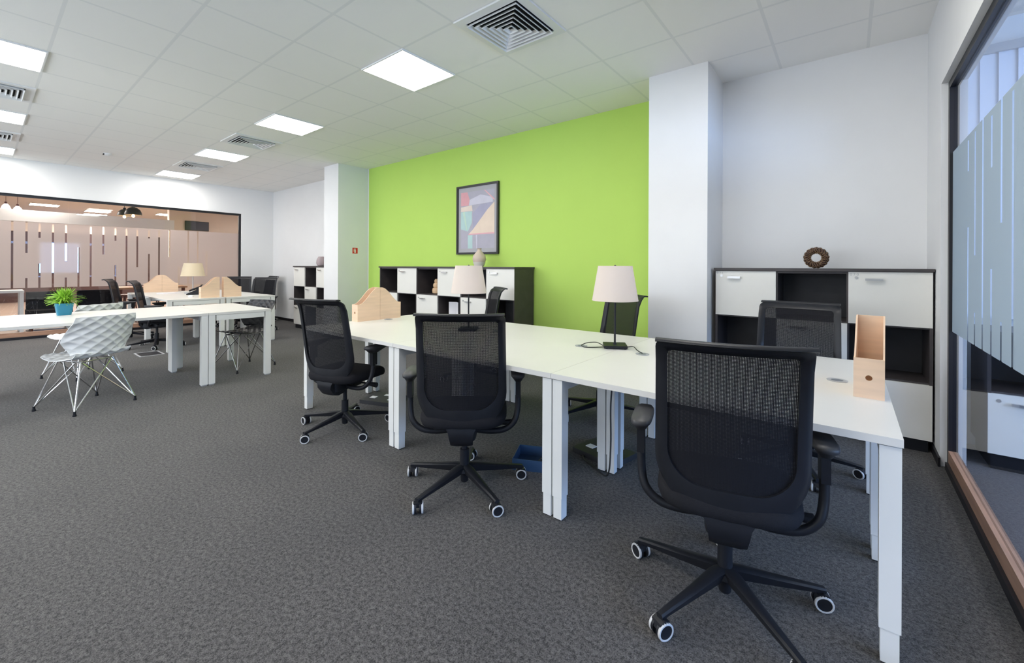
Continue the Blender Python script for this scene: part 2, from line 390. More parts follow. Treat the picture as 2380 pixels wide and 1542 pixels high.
bm = bmesh.new(); box(bm, -16.04, -16.0, 3.98, 4.6, 2.37, 2.66); box(bm, -16.0, -15.985, 4.0, 4.58, 2.39, 2.64, 1)
o = mk('dark_wall_panel', bm, [BLK, mat('dark_panel_face', (0.05, 0.06, 0.09), 0.15)], smooth=False)  # dark panel added for a dark patch that seems a reflection
tag(o, 'small dark wide panel high up seen through the far glass wall', 'screen')
sbox('wall_lounge_partition', -16.25, -16.04, 3.6, 8, 0, 3.07, BEIGE)

# ---- room beyond the right glazing
sbox('floor_next_room', XR + 0.12, 4.8, YF, YB, -0.1, 0, CARPET2)
sbox('ceiling_next_room', XR + 0.12, 4.8, YF, YB, CEIL - 0.02, CEIL + 0.1, PINKC)
bm = bmesh.new()
box(bm, 4.8, 4.9, YF, YB, 0, 0.7); box(bm, 4.8, 4.9, YF, YB, 2.7, CEIL); box(bm, 4.8, 4.9, YF, -2.0, 0.7, 2.7); box(bm, 4.8, 4.9, 4.3, YB, 0.7, 2.7)
struct('wall_next_room_right', bm, PALEB, smooth=False)
sbox('wall_next_room_front', XR + 0.12, 4.8, YF - 0.15, YF, 0, CEIL, PALEB)
bl = thing('vertical_blind', 'pale blue pleated vertical blind behind the right glass wall', 'blind', (0.62, YB - 0.045, 0))
bm = bmesh.new(); box(bm, 0, 2.6, -0.03, 0.03, 2.80, 2.86); mk('head_rail', bm, METG, bl)
for k in range(28):
    bm = bmesh.new(); x = 0.02 + 0.09 * k; box(bm, -0.048, 0.048, -0.002, 0.002, 0.93, 2.80)
    s_ = mk('blind_slat', bm, BLIND, bl, smooth=False); s_.location = (x + 0.05, 0, 0); s_.rotation_euler = (0, 0, R(9))

# ------------------------------------------------------------ ceiling fittings
def light_panel(x0, y0, label, group, z=CEIL, warm=False, sx=0.6, sy=0.6, first=None):
    t = thing('ceiling_light', label, 'ceiling light', (x0 - sx / 2, y0 + sy / 2, z), 0, group)
    bm = bmesh.new()
    for a in ((-sx/2, sx/2, -sy/2, -sy/2 + 0.012), (-sx/2, sx/2, sy/2 - 0.012, sy/2), (-sx/2, -sx/2 + 0.012, -sy/2 + 0.012, sy/2 - 0.012), (sx/2 - 0.012, sx/2, -sy/2 + 0.012, sy/2 - 0.012)):
        box(bm, *a, -0.012, 0)
    mk('frame', bm, VENTW, t, smooth=False)
    bm = bmesh.new(); box(bm, -sx/2 + 0.012, sx/2 - 0.012, -sy/2 + 0.012, sy/2 - 0.012, -0.008, -0.002)
    mk('diffuser', bm, PANELW if warm else PANEL, t, smooth=False)
    return t
gl = 'square ceiling light panels of the office'
names = {(0, 0): 'square glowing ceiling panel directly above the camera end of the desks', (1, 0): 'largest square glowing ceiling panel, in front of the green wall, below the big vent',
         (2, 0): 'second square ceiling light panel along the right-hand row', (3, 0): 'third ceiling light panel, between the two small vents of the right-hand row', (4, 0): 'farthest ceiling light panel of the right-hand row, beside the white end wall',
         (2, 1): 'large ceiling light panel cut by the left photo edge, topmost there', (3, 1): 'middle ceiling light panel at the left photo edge', (4, 1): 'lowest ceiling light panel at the left photo edge, near the glass wall'}
for i in range(5):
    for j in range(3):
        lab = names.get((i, j), 'ceiling light panel outside the photo, %s, %s row' % (('nearest the right wall', 'second from the right wall', 'third from the right wall', 'fourth from the right wall', 'fifth from the right wall')[i], ('first', 'second', 'third')[j]))
        light_panel(-0.48 - 2.4 * i, 2.17 - 2.4 * j + (0 if j else 0), lab, gl)

def vent(x0, y0, label, first=[None]):
    loc = (x0 - 0.3, y0 + 0.3, CEIL)
    if first[0]: return dup(first[0], loc, 0, label)
    t = thing('ceiling_vent', label, 'ceiling vent', loc, 0, 'square four-way ceiling vents')
    bm = bmesh.new()
    for a in ((-0.3, 0.3, -0.3, -0.235), (-0.3, 0.3, 0.235, 0.3), (-0.3, -0.235, -0.235, 0.235), (0.235, 0.3, -0.235, 0.235)): box(bm, *a, -0.012, 0)
    mk('frame', bm, VENTW, t, bevel=0.002)
    bm = bmesh.new(); box(bm, -0.235, 0.235, -0.235, 0.235, -0.0035, -0.0005); mk('backing', bm, VENTD, t, smooth=False)
    for k in range(6):
        h = 0.232 - k * 0.038; bm = bmesh.new()
        # a square ring of sloping blades
        o_, i_ = h, h - 0.017
        loft(bm, [[(-o_, -o_, -0.030), (o_, -o_, -0.030), (o_, o_, -0.030), (-o_, o_, -0.030)],
                  [(-i_, -i_, -0.006), (i_, -i_, -0.006), (i_, i_, -0.006), (-i_, i_, -0.006)]], cap=False)
        loft(bm, [[(-o_, -o_, -0.030), (o_, -o_, -0.030), (o_, o_, -0.030), (-o_, o_, -0.030)],
                  [(-o_ + 0.004, -o_ + 0.004, -0.032), (o_ - 0.004, -o_ + 0.004, -0.032), (o_ - 0.004, o_ - 0.004, -0.032), (-o_ + 0.004, o_ - 0.004, -0.032)],
                  [(-i_ + 0.004, -i_ + 0.004, -0.007), (i_ - 0.004, -i_ + 0.004, -0.007), (i_ - 0.004, i_ - 0.004, -0.007), (-i_ + 0.004, i_ - 0.004, -0.007)]], cap=False)
        mk('vent_blade', bm, VENTW, t, smooth=False)
    first[0] = t
    return t
vent(-1.68, 2.17, 'large square ceiling vent at the top middle of the photo')
vent(-6.48, 2.17, 'ceiling vent between the second and third light panels of the right-hand row')
vent(-8.88, 2.17, 'small far ceiling vent beside the farthest light panels')
vent(-6.48, -0.23, 'ceiling vent at the left photo edge, upper of the two there')
vent(-8.88, -0.23, 'ceiling vent at the left photo edge, lower of the two there')
bm = bmesh.new(); lathe(bm, [(0.05, 0), (0.05, -0.015), (0.035, -0.035), (0.02, -0.04)], 20)
o = mk('smoke_detector', bm, VENTW); o.location = (-9.34, 1.3, CEIL)
tag(o, 'small round white smoke detector on the ceiling above the far desks', 'smoke detector')
bm = bmesh.new(); box(bm, -0.03, 0.03, -0.052, -0.04, -0.03, -0.012); s_ = mk('sensor_slot', bm, BLK, o)

for k, (x, y) in enumerate(((2.6, 2.8), (2.6, 0.4), (2.6, -2.0))):
    light_panel(x, y, 'added fill light panel in the room behind the right glass, ' + ('nearest the blind', 'in the middle', 'farthest from the blind')[k], 'added light panels brightening the next room', CEIL - 0.02)  # unseen panels, added to brighten the room behind the glass
# ------------------------------------------------------------ storage cabinets
cab_handle = None
def add_door(parent, x0, x1, z0, z1, yf, number=None, lock=True):
    bm = bmesh.new(); box(bm, x0 + 0.003, x1 - 0.003, yf, yf + 0.018, z0 + 0.003, z1 - 0.003)
    d = mk('door', bm, DOORM, parent, bevel=0.0015)
    cx = x0 + 0.15
    bm = bmesh.new(); zt = z1 - 0.055
    box(bm, cx - 0.045, cx - 0.037, yf - 0.022, yf, zt - 0.005, zt + 0.005); box(bm, cx + 0.037, cx + 0.045, yf - 0.022, yf, zt - 0.005, zt + 0.005)
    box(bm, cx - 0.05, cx + 0.05, yf - 0.026, yf - 0.018, zt - 0.012, zt + 0.006)
    mk('handle', bm, STEEL, d, bevel=0.0015)
    bm = bmesh.new(); tube(bm, [(x0 + 0.05, yf - 0.004, z1 - 0.045), (x0 + 0.05, yf + 0.001, z1 - 0.045)], 0.011, 14)
    mk('lock', bm, STEEL, d)
    if number:
        cu = bpy.data.curves.new('number', 'FONT'); cu.body = number; cu.size = 0.026; cu.extrude = 0.0003; cu.space_character = 1.5
        tmp = bpy.data.objects.new('t', cu); COL.objects.link(tmp)
        bpy.context.view_layer.update()
        me = bpy.data.meshes.new_from_object(tmp.evaluated_get(bpy.context.evaluated_depsgraph_get()))
        bpy.data.objects.remove(tmp)
        me.materials.clear(); me.materials.append(GREYP)
        n_ = bpy.data.objects.new('door_number', me); COL.objects.link(n_); n_.parent = d
        n_.location = (x0 + 0.012, yf - 0.0008, z1 - 0.03); n_.rotation_euler = (R(90), 0, 0)
    return d
def cabinet(x0, ncols, label, first_door, group, numbers={}, cw=0.465, ztop=1.275, yf=4.08, side=DARKW, rows=3, dark=DARKIN, bottom_only=False):
    W = cw * ncols; rh = 0.39; zb = ztop - 0.02 - rh * rows
    t = thing('storage_cabinet', label, 'cabinet', (x0, 0, 0), 0, group)
    bm = bmesh.new()
    box(bm, 0, 0.018, yf + 0.002, 4.485, zb, ztop - 0.02); box(bm, W - 0.018, W, yf + 0.002, 4.485, zb, ztop - 0.02)
    for c in range(1, ncols): box(bm, c * cw - 0.009, c * cw + 0.009, yf + 0.019, 4.472, zb, ztop - 0.02)
    for r in range(rows + 1):
        for c in range(ncols):
            z = zb + r * rh; zz0, zz1 = (z, z + 0.018) if r == 0 else ((z - 0.018, z) if r == rows else (z - 0.009, z + 0.009))
            box(bm, c * cw + (0.018 if c == 0 else 0.009), (c + 1) * cw - (0.018 if c == ncols - 1 else 0.009), yf + 0.019, 4.472, zz0, zz1)
    mk('carcass', bm, side, t, smooth=False)
    bm = bmesh.new(); box(bm, 0.018, W - 0.018, 4.472, 4.482, zb, ztop - 0.02); mk('back_panel', bm, dark, t, smooth=False)
    bm = bmesh.new(); box(bm, 0.02, W - 0.02, yf + 0.03, 4.46, 0, zb); mk('plinth', bm, BLK, t, smooth=False)
    for r in range(rows):
        for c in range(ncols):
            if (r == rows - 1) if bottom_only else (r + c + first_door) % 2 == 0:
                zt = ztop - 0.02 - r * rh
                add_door(t, c * cw, (c + 1) * cw, zt - rh, zt, yf, numbers.get((r, c)))
    return t
def top_board(x0, x1, label):
    bm = bmesh.new(); box(bm, x0, x1, 4.065, 4.49, 1.2555, 1.278); o = mk('cabinet_top_board', bm, DARKW, bevel=0.0015)
    tag(o, label, 'cabinet top'); return o
cabinet(-0.925, 3, 'dark storage cabinet with white doors numbered 070 and 071 against the right white wall', 0, None, {(0, 0): '071', (0, 2): '070'}, cw=0.4615)
top_board(-0.935, 0.465, 'dark top board of the cabinet against the right white wall, under the ring ornament')
cabinet(0.70, 4, 'added low cabinet behind the right glass, imitating reflected white doors, under the blind', 0, None, ztop=0.90, yf=4.02, rows=2, bottom_only=True)  # added cabinet that imitates the office cabinet's reflection in the glass
mid = ['dark cabinet at the left end of the green wall row, beside the far column', 'middle dark cabinet of the green wall row, with stacked wooden jars inside', 'dark cabinet at the right end of the green wall row, its side showing']
for k in range(3): cabinet(-5.985 + 0.93 * k, 2, mid[k], 1, 'cabinets along the green wall')
top_board(-5.995, -3.185, 'long dark top board over the three cabinets on the green wall')
cabinet(-9.0, 3, 'checkered white and dark cabinet on the far white wall left of the far column', 0, None)
top_board(-9.01, -7.595, 'dark top board of the cabinet left of the far column')

# ------------------------------------------------------------ desks
def leg_mesh(parent, x0, x1, y0, y1, h, tele=True, m=METW):
    bm = bmesh.new()
    if tele:
        box(bm, x0, x1, y0, y1, 0.115, h); l = mk('leg', bm, m, parent, bevel=0.003)
        bm = bmesh.new(); box(bm, x0 + 0.004, x1 - 0.004, y0 + 0.004, y1 - 0.004, 0.006, 0.1145); mk('foot_extension', bm, m, l, bevel=0.003)
        bm = bmesh.new(); box(bm, x0 + 0.008, x1 - 0.008, y0 + 0.008, y1 - 0.008, 0, 0.006); mk('foot_pad', bm, BLK, l)
    else:
        box(bm, x0, x1, y0, y1, 0.012, h); l = mk('leg', bm, m, parent, bevel=0.003)
        bm = bmesh.new(); box(bm, x0 + 0.006, x1 - 0.006, y0 + 0.006, y1 - 0.006, 0, 0.012); mk('foot_pad', bm, METG, l)
    return l
def grommet(parent, x, y, h):
    bm = bmesh.new(); lathe(bm, [(0.0001, 0.0), (0.04, 0.0), (0.042, 0.003), (0.036, 0.004), (0.033, 0.0022), (0.0001, 0.0022)], 28, (x, y, h), cap=False)
    g = mk('cable_grommet', bm, METG, parent)
    bm = bmesh.new(); lathe(bm, [(0.0001, 0.0024), (0.024, 0.0024), (0.024, 0.0028), (0.0001, 0.0028)], 20, (x, y, h), cap=False); mk('grommet_lid', bm, LIDG, g)
def bench(x0, x1, y0, y1, h, label, group, tele, grom=(), single=False):
    cx = (x0 + x1) / 2; cy = (y0 + y1) / 2
    t = thing('desk', label, 'desk', (cx, cy, 0), 0, group)
    X0, X1, Y0, Y1 = x0 - cx, x1 - cx, y0 - cy, y1 - cy; th = 0.026
    bm = bmesh.new(); box(bm, X0 + 0.001, X1 - 0.001, Y0, Y1, h - th, h); mk('tabletop', bm, LAM, t, bevel=0.0015)
    zt = h - th; lw = 0.055
    for a, b in ((X0 + 0.004, X0 + 0.004 + lw), (X1 - 0.004 - lw, X1 - 0.004)):
        leg_mesh(t, a, b, Y0 + (0.002 if single else 0.012), Y0 + (0.062 if single else 0.072), zt - (0.006 if tele else 0), tele)
        leg_mesh(t, a, b, Y1 - (0.062 if single else 0.072), Y1 - (0.002 if single else 0.012), zt - (0.006 if tele else 0), tele)
        if not single:
            leg_mesh(t, a, b, -0.07, -0.02, zt - 0.06, tele); leg_mesh(t, a, b, 0.02, 0.07, zt - 0.06, tele)
        bm = bmesh.new(); box(bm, a + 0.002, b - 0.002, Y0 + 0.0722, Y1 - 0.0722, zt - 0.06, zt - 0.002); mk('end_beam', bm, METW, t, bevel=0.002)
    for yy in ((Y0 + 0.25, Y1 - 0.25) if not single else (0.0,)):
        bm = bmesh.new(); box(bm, X0 + 0.06, X1 - 0.06, yy - 0.02, yy + 0.02, zt - 0.045, zt - 0.002); mk('long_beam', bm, METG, t, bevel=0.002)
    for gx, gy in grom: grommet(t, gx - cx, gy - cy, h)
    return t
H1, H2 = 0.74, 0.772
gd = 'height adjustable white desks of the front bench'
bench(-1.18, 0.14, 1.81, 3.2, H1, 'white desk at the right end of the front bench, under the magazine file', gd, True, [(-1.0, 2.57), (-0.04, 2.57)])
bench(-2.50, -1.18, 1.81, 3.2, H1, 'middle white desk of the front bench, carrying both table lamps', gd, True, [(-1.43, 2.57), (-2.30, 2.70)])
bench(-3.82, -2.50, 1.81, 3.2, H1, 'white desk at the left end of the front bench, with the wooden files', gd, True, [(-3.66, 2.60)])
gf = 'white desks of the far bench'
for k, (a, b) in enumerate(((-9.06, -7.75), (-10.37, -9.06))):
    for j, (c, d) in enumerate(((1.72, 2.45), (2.47, 3.20))):
        bench(a, b, c, d, H2, ['front desk at the near end of the far bench', 'back desk at the near end of the far bench, beside the chairs by the wall',
              'front desk at the glass wall end of the far bench', 'back desk at the glass wall end of the far bench'][k * 2 + j], gf, False, single=True)
gt = 'white desks of the left table row'
bench(-6.55, -5.33, 1.535, 2.16, H2, 'white desk across the end of the left table row, black wire chair under it', gt, False, single=True)
t = thing('desk', 'long white desk cut by the left photo edge, plant and white chairs at it', 'desk', (-5.94, 0.72, 0), 0, gt)
bm = bmesh.new(); box(bm, -0.61, 0.61, -0.80, 0.812, H2 - 0.026, H2); mk('tabletop', bm, LAM, t, bevel=0.0015)
leg_mesh(t, 0.548, 0.606, 0.752, 0.811, H2 - 0.026, False); leg_mesh(t, -0.50, -0.34, 0.72, 0.77, H2 - 0.026, False)
leg_mesh(t, 0.548, 0.606, -0.79, -0.73, H2 - 0.026, False); leg_mesh(t, -0.50, -0.34, -0.77, -0.72, H2 - 0.026, False)
bm = bmesh.new(); box(bm, 0.10, 0.14, -0.76, 0.78, H2 - 0.075, H2 - 0.028); mk('long_beam', bm, METG, t)
bm = bmesh.new(); box(bm, -0.48, 0.548, 0.745, 0.765, H2 - 0.075, H2 - 0.028); mk('end_beam', bm, METG, t)

# ------------------------------------------------------------ office chair
VH = 0.63
def bmap(u, v, off=0.0):
    k = v / VH
    y = -0.195 - 0.085 * k ** 1.3 + 0.055 * (abs(u) / 0.24) ** 2 * (1 - 0.3 * k) - 0.020 * math.sin(math.pi * min(1, k)) * 0
    if v > VH - 0.07: y -= 0.045 * ((v - VH + 0.07) / 0.07) ** 2
    return Vector((u, y - off, 0.405 + v * 0.995))
def contour(w0, w1, v0, v1, rb, rt):
    """closed outline: half width w0 at the bottom, w1 at the top, rounded corners"""
    pts = []
    def hw(v): return w0 + (w1 - w0) * (v - v0) / (v1 - v0)
    nb = 9
    for i in range(nb + 1):      # bottom right corner
        a = -math.pi / 2 + math.pi / 2 * i / nb
        pts.append((hw(v0 + rb) - rb + rb * math.cos(a), v0 + rb + rb * math.sin(a)))
    for i in range(1, 8):
        v = v0 + rb + (v1 - rt - v0 - rb) * i / 8; pts.append((hw(v), v))
    for i in range(5):
        a = math.pi / 2 * i / 4; pts.append((hw(v1 - rt) - rt + rt * math.cos(a), v1 - rt + rt * math.sin(a)))
    R_ = pts; tops = [(R_[-1][0] * (1 - 2 * i / 8), v1) for i in range(1, 8)]
    L_ = [(-u, v) for u, v in R_[::-1]]
    bots = [(L_[-1][0] * (1 - 2 * i / 8), v0) for i in range(1, 8)]
    return R_ + tops + L_ + bots
def make_chair():
    t = thing('office_chair', 'x', 'chair', (0, 0, 0), 0, 'black mesh office chairs')
    oc = contour(0.247, 0.236, 0.0, VH, 0.195, 0.03); ic = contour(0.200, 0.198, 0.105, VH - 0.038, 0.115, 0.02)
    mc = [(a[0] * 0.5 + b[0] * 0.5, a[1] * 0.5 + b[1] * 0.5) for a, b in zip(oc, ic)]
    bm = bmesh.new(); T = 0.013
    seq = [(ic, T * 0.6), (ic, -T * 0.6), (mc, -T), (oc, -T * 0.5), (oc, T * 0.5), (mc, T)]
    V = [[bm.verts.new(bmap(u, v, off)) for u, v in c] for c, off in seq]
    n = len(oc)
    for q in range(6):
        a, b = V[q], V[(q + 1) % 6]
        for i in range(n): bm.faces.new((a[i], a[(i + 1) % n], b[(i + 1) % n], b[i]))
    fr = mk('back_frame', bm, BLK, t, ang=60)
    bm = bmesh.new()      # rolled lip along the top
    rings = []
    for i in range(17):
        u = -0.232 + 0.464 * i / 16; p = bmap(u, VH); 
        rings.append([p + Vector((0, a, b)) for a, b in ((0.012, -0.004), (0.008, 0.006), (-0.016, 0.010), (-0.034, 0.006), (-0.038, 0.000), (-0.030, -0.004), (-0.010, -0.002))])
    loft(bm, rings); mk('top_lip', bm, BLK, fr, ang=50)
    bm = bmesh.new()      # woven panel
    nu, nv = 16, 26; rows = []
    for j in range(nv + 1):
        v = 0.10 + (VH - 0.035 - 0.10) * j / nv
        d = v - 0.10; rb = 0.12
        wv = 0.203 if d > rb else 0.203 - rb + math.sqrt(max(0, rb * rb - (rb - d) ** 2))
        rows.append([bm.verts.new(bmap(-wv + 2 * wv * i / nu, v, -0.004)) for i in range(nu + 1)])
    for a, b in zip(rows, rows[1:]):
        for i in range(nu): bm.faces.new((a[i], a[i + 1], b[i + 1], b[i]))
    mk('back_mesh', bm, MESHM, t)
    bm = bmesh.new()      # spine
    rings = []
    for z, y, w_, th in ((0.455, -0.196, 0.125, 0.006), (0.435, -0.194, 0.105, 0.009), (0.415, -0.192, 0.084, 0.013), (0.39, -0.190, 0.070, 0.018), (0.36, -0.187, 0.064, 0.022), (0.335, -0.168, 0.060, 0.028), (0.322, -0.12, 0.058, 0.030), (0.33, -0.05, 0.055, 0.028)):
        rings.append([(x, y + yy * 1.0, z + (0 if z > 0.35 else 0)) if z > 0.34 else (x, y, z + yy) for x, yy in ((-w_, -th), (-w_ * 0.6, -th * 1.15), (w_ * 0.6, -th * 1.15), (w_, -th), (w_, th * 0.6), (-w_, th * 0.6))])
    loft(bm, rings); mk('spine', bm, BLK, t, ang=50)
    bm = bmesh.new(); rings = [superel(0, -0.02, 0.075, 0.15, 20, z, 5) for z in (0.325, 0.40)]
    rings = [superel(0, -0.02, 0.06, 0.13, 20, 0.318, 5)] + rings; loft(bm, rings)
    mk('tilt_mechanism', bm, BLK, t)
    bm = bmesh.new(); rings = []
    for z, s in ((0.398, 0.90), (0.408, 0.97), (0.43, 1.0), (0.452, 0.99), (0.466, 0.95), (0.472, 0.87), (0.474, 0.6), (0.472, 0.2)):
        ring = superel(0, 0.03, 0.245 * s, 0.245 * s, 40, z, 3.6)
        rings.append([(x, y, zz - (0.035 * max(0, (y - 0.12) / 0.155) ** 2) + 0.0) for x, y, zz in ring])
    loft(bm, rings); mk('seat', bm, BLKF, t, ang=60)
    bm = bmesh.new(); tube(bm, [(0.07, 0.03, 0.365), (0.24, 0.03, 0.362)], 0.007, 8); tube(bm, [(0.215, 0.03, 0.362), (0.29, 0.03, 0.36)], [0.014, 0.020], 10)
    mk('tilt_lever', bm, BLK, t)
    for s in (-1, 1):
        a_ = bmesh.new()
        pts = smooth_path([(s * 0.05, -0.05, 0.352), (s * 0.15, -0.06, 0.345), (s * 0.235, -0.062, 0.357), (s * 0.288, -0.055, 0.40), (s * 0.306, -0.04, 0.46), (s * 0.31, -0.03, 0.54)], 5)
        tube(a_, pts, 0.0165, 10); 
        box(a_, s * 0.31 - 0.014, s * 0.31 + 0.014, -0.052, -0.002, 0.53, 0.64)
        arm = mk('armrest', a_, BLK, t, ang=50)
        bm = bmesh.new()
        loft(bm, [superel(s * 0.31, -0.025, 0.020, 0.04, 20, 0.625, 3), superel(s * 0.308, 0.0, 0.034, 0.09, 20, 0.648, 3.5), superel(s * 0.308, 0.01, 0.040, 0.118, 20, 0.656, 3.5), superel(s * 0.308, 0.01, 0.041, 0.12, 20, 0.668, 3.5), superel(s * 0.308, 0.01, 0.036, 0.114, 20, 0.676, 3.5)])
        mk('armrest_pad', bm, PAD, arm, ang=60)
    bm = bmesh.new(); lathe(bm, [(0.016, 0.33), (0.016, 0.22), (0.026, 0.22), (0.027, 0.12), (0.045, 0.115), (0.05, 0.095), (0.03, 0.085), (0.024, 0.08), (0.022, 0.035), (0.018, 0.03)], 20)
    mk('gas_column', bm, BLK, t)
    for k in range(5):
        bm = bmesh.new()
        rings = []
        for x, zt_, zb_, w_ in ((0.02, 0.132, 0.092, 0.026), (0.06, 0.130, 0.088, 0.026), (0.18, 0.108, 0.076, 0.020), (0.32, 0.086, 0.064, 0.015), (0.355, 0.080, 0.058, 0.014)):
            rings.append([(x, -w_ * 0.7, zb_), (x, w_ * 0.7, zb_), (x, w_, zt_ - 0.006), (x, w_ * 0.6, zt_), (x, -w_ * 0.6, zt_), (x, -w_, zt_ - 0.006)])
        loft(bm, rings)
        sp = mk('base_spoke', bm, BLK, t, ang=40); sp.rotation_euler = (0, 0, R(72 * k)); sp['k'] = k
        bm = bmesh.new()
        for s in (-1, 1):
            tube(bm, [(0, s * 0.008, 0.030), (0, s * 0.026, 0.030)], 0.030, 20)
        prism(bm, [(-0.026, 0.036), (-0.02, 0.058), (0.0, 0.066), (0.018, 0.06), (0.016, 0.036)], 'y', -0.022, 0.022)
        for s in (-1, 1):      # pale tyre band on each wheel's outer rim
            rings = [[(r_ * math.cos(2 * math.pi * i / 22), s * y, 0.030 + r_ * 0.95 * math.sin(2 * math.pi * i / 22)) for i in range(22)] for r_, y in ((0.0305, 0.018), (0.0315, 0.020), (0.0315, 0.0262), (0.0300, 0.0280), (0.0256, 0.0280), (0.0246, 0.0262))]
            loft(bm, rings, cap=False, mi=1)
        c = mk('caster', bm, [BLK, RING], sp, ang=40); c.location = (0.347, 0, 0); c.rotation_euler = (0, 0, R(25 + 67 * k))
    t['base'] = 0.0
    return t
def base_angle(t, deg_world, rz_deg, casters=None):
    sp = sorted([c for c in t.children if c.name.startswith('base_spoke')], key=lambda o: o['k'])
    for k, s in enumerate(sp):
        s.rotation_euler = (0, 0, R(deg_world - rz_deg + 72 * k))
        if casters:
            for c in s.children: c.rotation_euler = (0, 0, R(casters[k] - deg_world - 72 * k))
chair0 = make_chair()
CH = [(-3.13, 1.82, 15, 207, (0, 60, 50, 10, 90), 'black mesh office chair farthest left at the front bench, its tilt lever showing'),
      (-1.75, 1.77, 39, 199, (130, -40, 60, 40, 20), 'black mesh office chair pushed in at the middle of the front bench, seen from behind'),
      (-0.37, 1.80, 14.7, 175, (150, 60, 80, 20, 140), 'largest black mesh office chair, right foreground, its back to the camera'),
      (-1.68, 3.34, 151, 100, None, 'black office chair behind the lamp in front of the green wall'),
      (-0.28, 3.30, 178, 295, None, 'black office chair behind the bench in front of the 071 cabinet'),
      (-3.33, 3.52, 145, 20, None, 'black office chair seen side-on beyond the bench, before the green wall cabinets'),
      (-9.72, 1.66, -20, 40, None, 'black office chair nearest the glass wall on the front side of the far bench'),
      (-8.50, 1.76, -20, 200, None, 'black office chair at the front of the far bench, right of its twin'),
      (-9.15, 3.46, -141, 330, None, 'black office chair beside the far bench, standing in front of the white end wall'),
      (-10.55, 4.02, 178, 10, None, 'black office chair hidden behind another by the white end wall, only its lip showing'),
      (-10.22, 3.44, -120, 50, None, 'black mesh office chair behind the curved wooden files of the far bench')]
for i, (x, y, rz, ba, cs, lab) in enumerate(CH):
    if i == 0:
        c = chair0; c.location = (x, y, 0); c.rotation_euler = (0, 0, R(rz)); c['label'] = lab
    else: c = dup(chair0, (x, y, 0), R(rz), lab)
    base_angle(c, ba, rz, cs)

# ------------------------------------------------------------ moulded shell chairs on wire legs
def shell_point(u, s):
    """u -1..1 across, s 0..1 front edge to top of the back"""
    if s < 0.5:
        k = s / 0.5; y = 0.23 - 0.40 * k; z = 0.455 - 0.03 * math.sin(math.pi * k) + 0.012 * (1 - k); w_ = 0.215 + 0.02 * math.sin(math.pi * k)
        if k < 0.15: w_ -= 0.05 * (1 - k / 0.15) ** 2
        zz = z + 0.012 * abs(u) ** 3; yy = y
    elif s < 0.62:
        a = (s - 0.5) / 0.12 * R(78); yy = -0.17 - 0.07 * math.sin(a); zz = 0.455 + 0.07 * (1 - math.cos(a)); w_ = 0.215 - 0.005 * (s - 0.5) / 0.12
        zz += 0.012 * abs(u) ** 3
    else:
        k = (s - 0.62) / 0.38; yy = -0.24 - 0.075 * k; zz = 0.51 + 0.32 * k
        w_ = 0.21 + 0.065 * min(1, k / 0.35) if k < 0.35 else 0.275 - 0.045 * (k - 0.35) / 0.65
        yy += 0.11 * abs(u) ** 2 * (0.4 + 0.6 * math.sin(math.pi * min(1, k + 0.15)))
        zz -= 0.012 * (1 - abs(u)) * k * 0 + 0.0
    return Vector((u * w_, yy, zz))
def make_shell_chair(shellm, wirem, label, cat_group, loc, rz):
    t = thing('wire_leg_chair', label, 'chair', loc, rz, cat_group)
    bm = bmesh.new(); NU, NS = 72, 150; G = []
    for j in range(NS + 1):
        row = []
        for i in range(NU + 1):
            u, s = -1 + 2 * i / NU, j / NS
            p = shell_point(u, s)
            e = 1e-3
            du = shell_point(min(1, u + e), s) - shell_point(max(-1, u - e), s); ds = shell_point(u, min(1, s + e)) - shell_point(u, max(0, s - e))
            nrm = du.cross(ds).normalized()
            # quilted diamonds
            a = u * 4.6; b = s * 21.0
            h = (abs(math.sin(math.pi * (a + b) / 1.0 * 0.5)) * abs(math.sin(math.pi * (a - b) / 1.0 * 0.5))) ** 0.75 * -0.011 * min(1, 6 * (1 - abs(u)) + 0.3)
            row.append((p + nrm * (h - 0.008), p + nrm * (h - 0.008) + nrm * 0.005))
        G.append(row)
    V = [[(bm.verts.new(a), bm.verts.new(b)) for a, b in r] for r in G]
    for j in range(NS):
        for i in range(NU):
            for q in (0, 1): bm.faces.new((V[j][i][q], V[j][i + 1][q], V[j + 1][i + 1][q], V[j + 1][i][q]))
    for j in range(NS):
        for i in (0, NU): bm.faces.new((V[j][i][0], V[j + 1][i][0], V[j + 1][i][1], V[j][i][1]))
    for i in range(NU):
        for j in (0, NS): bm.faces.new((V[j][i][0], V[j][i + 1][0], V[j][i + 1][1], V[j][i][1]))
    mk('shell', bm, shellm, t, ang=50)
    corners = [(0.23, 0.24), (-0.23, 0.24), (-0.23, -0.26), (0.23, -0.26)]
    tops = [(0.12, 0.14), (-0.12, 0.14), (-0.12, -0.14), (0.12, -0.14)]
    for i, (cx, cy) in enumerate(corners):
        bm = bmesh.new(); T1 = tops[i]; 
        tube(bm, [(T1[0], T1[1], 0.43), (cx, cy, 0.035)], 0.0062, 8)
        T2 = tops[(i + 1) % 4] if i % 2 == 0 else tops[(i - 1) % 4]
        tube(bm, [(T2[0] * 0.9, T2[1], 0.415), (cx, cy, 0.035)], 0.0055, 8)
        T3 = tops[(i + 3) % 4] if i % 2 == 0 else tops[(i + 1) % 4]
        tube(bm, [(T3[0], T3[1] * 0.5, 0.415), (cx, cy, 0.035)], 0.0055, 8)
        l = mk('wire_leg', bm, wirem, t)
        bm = bmesh.new(); lathe(bm, [(0.013, 0.0), (0.014, 0.006), (0.009, 0.026), (0.010, 0.042)], 12, (cx, cy, 0)); mk('foot_glide', bm, BLK, l)
    bm = bmesh.new(); tube(bm, [(a, b, 0.425) for a, b in tops] + [(tops[0][0], tops[0][1], 0.425)], 0.006, 8)
    mk('seat_frame', bm, wirem, t)
    return t
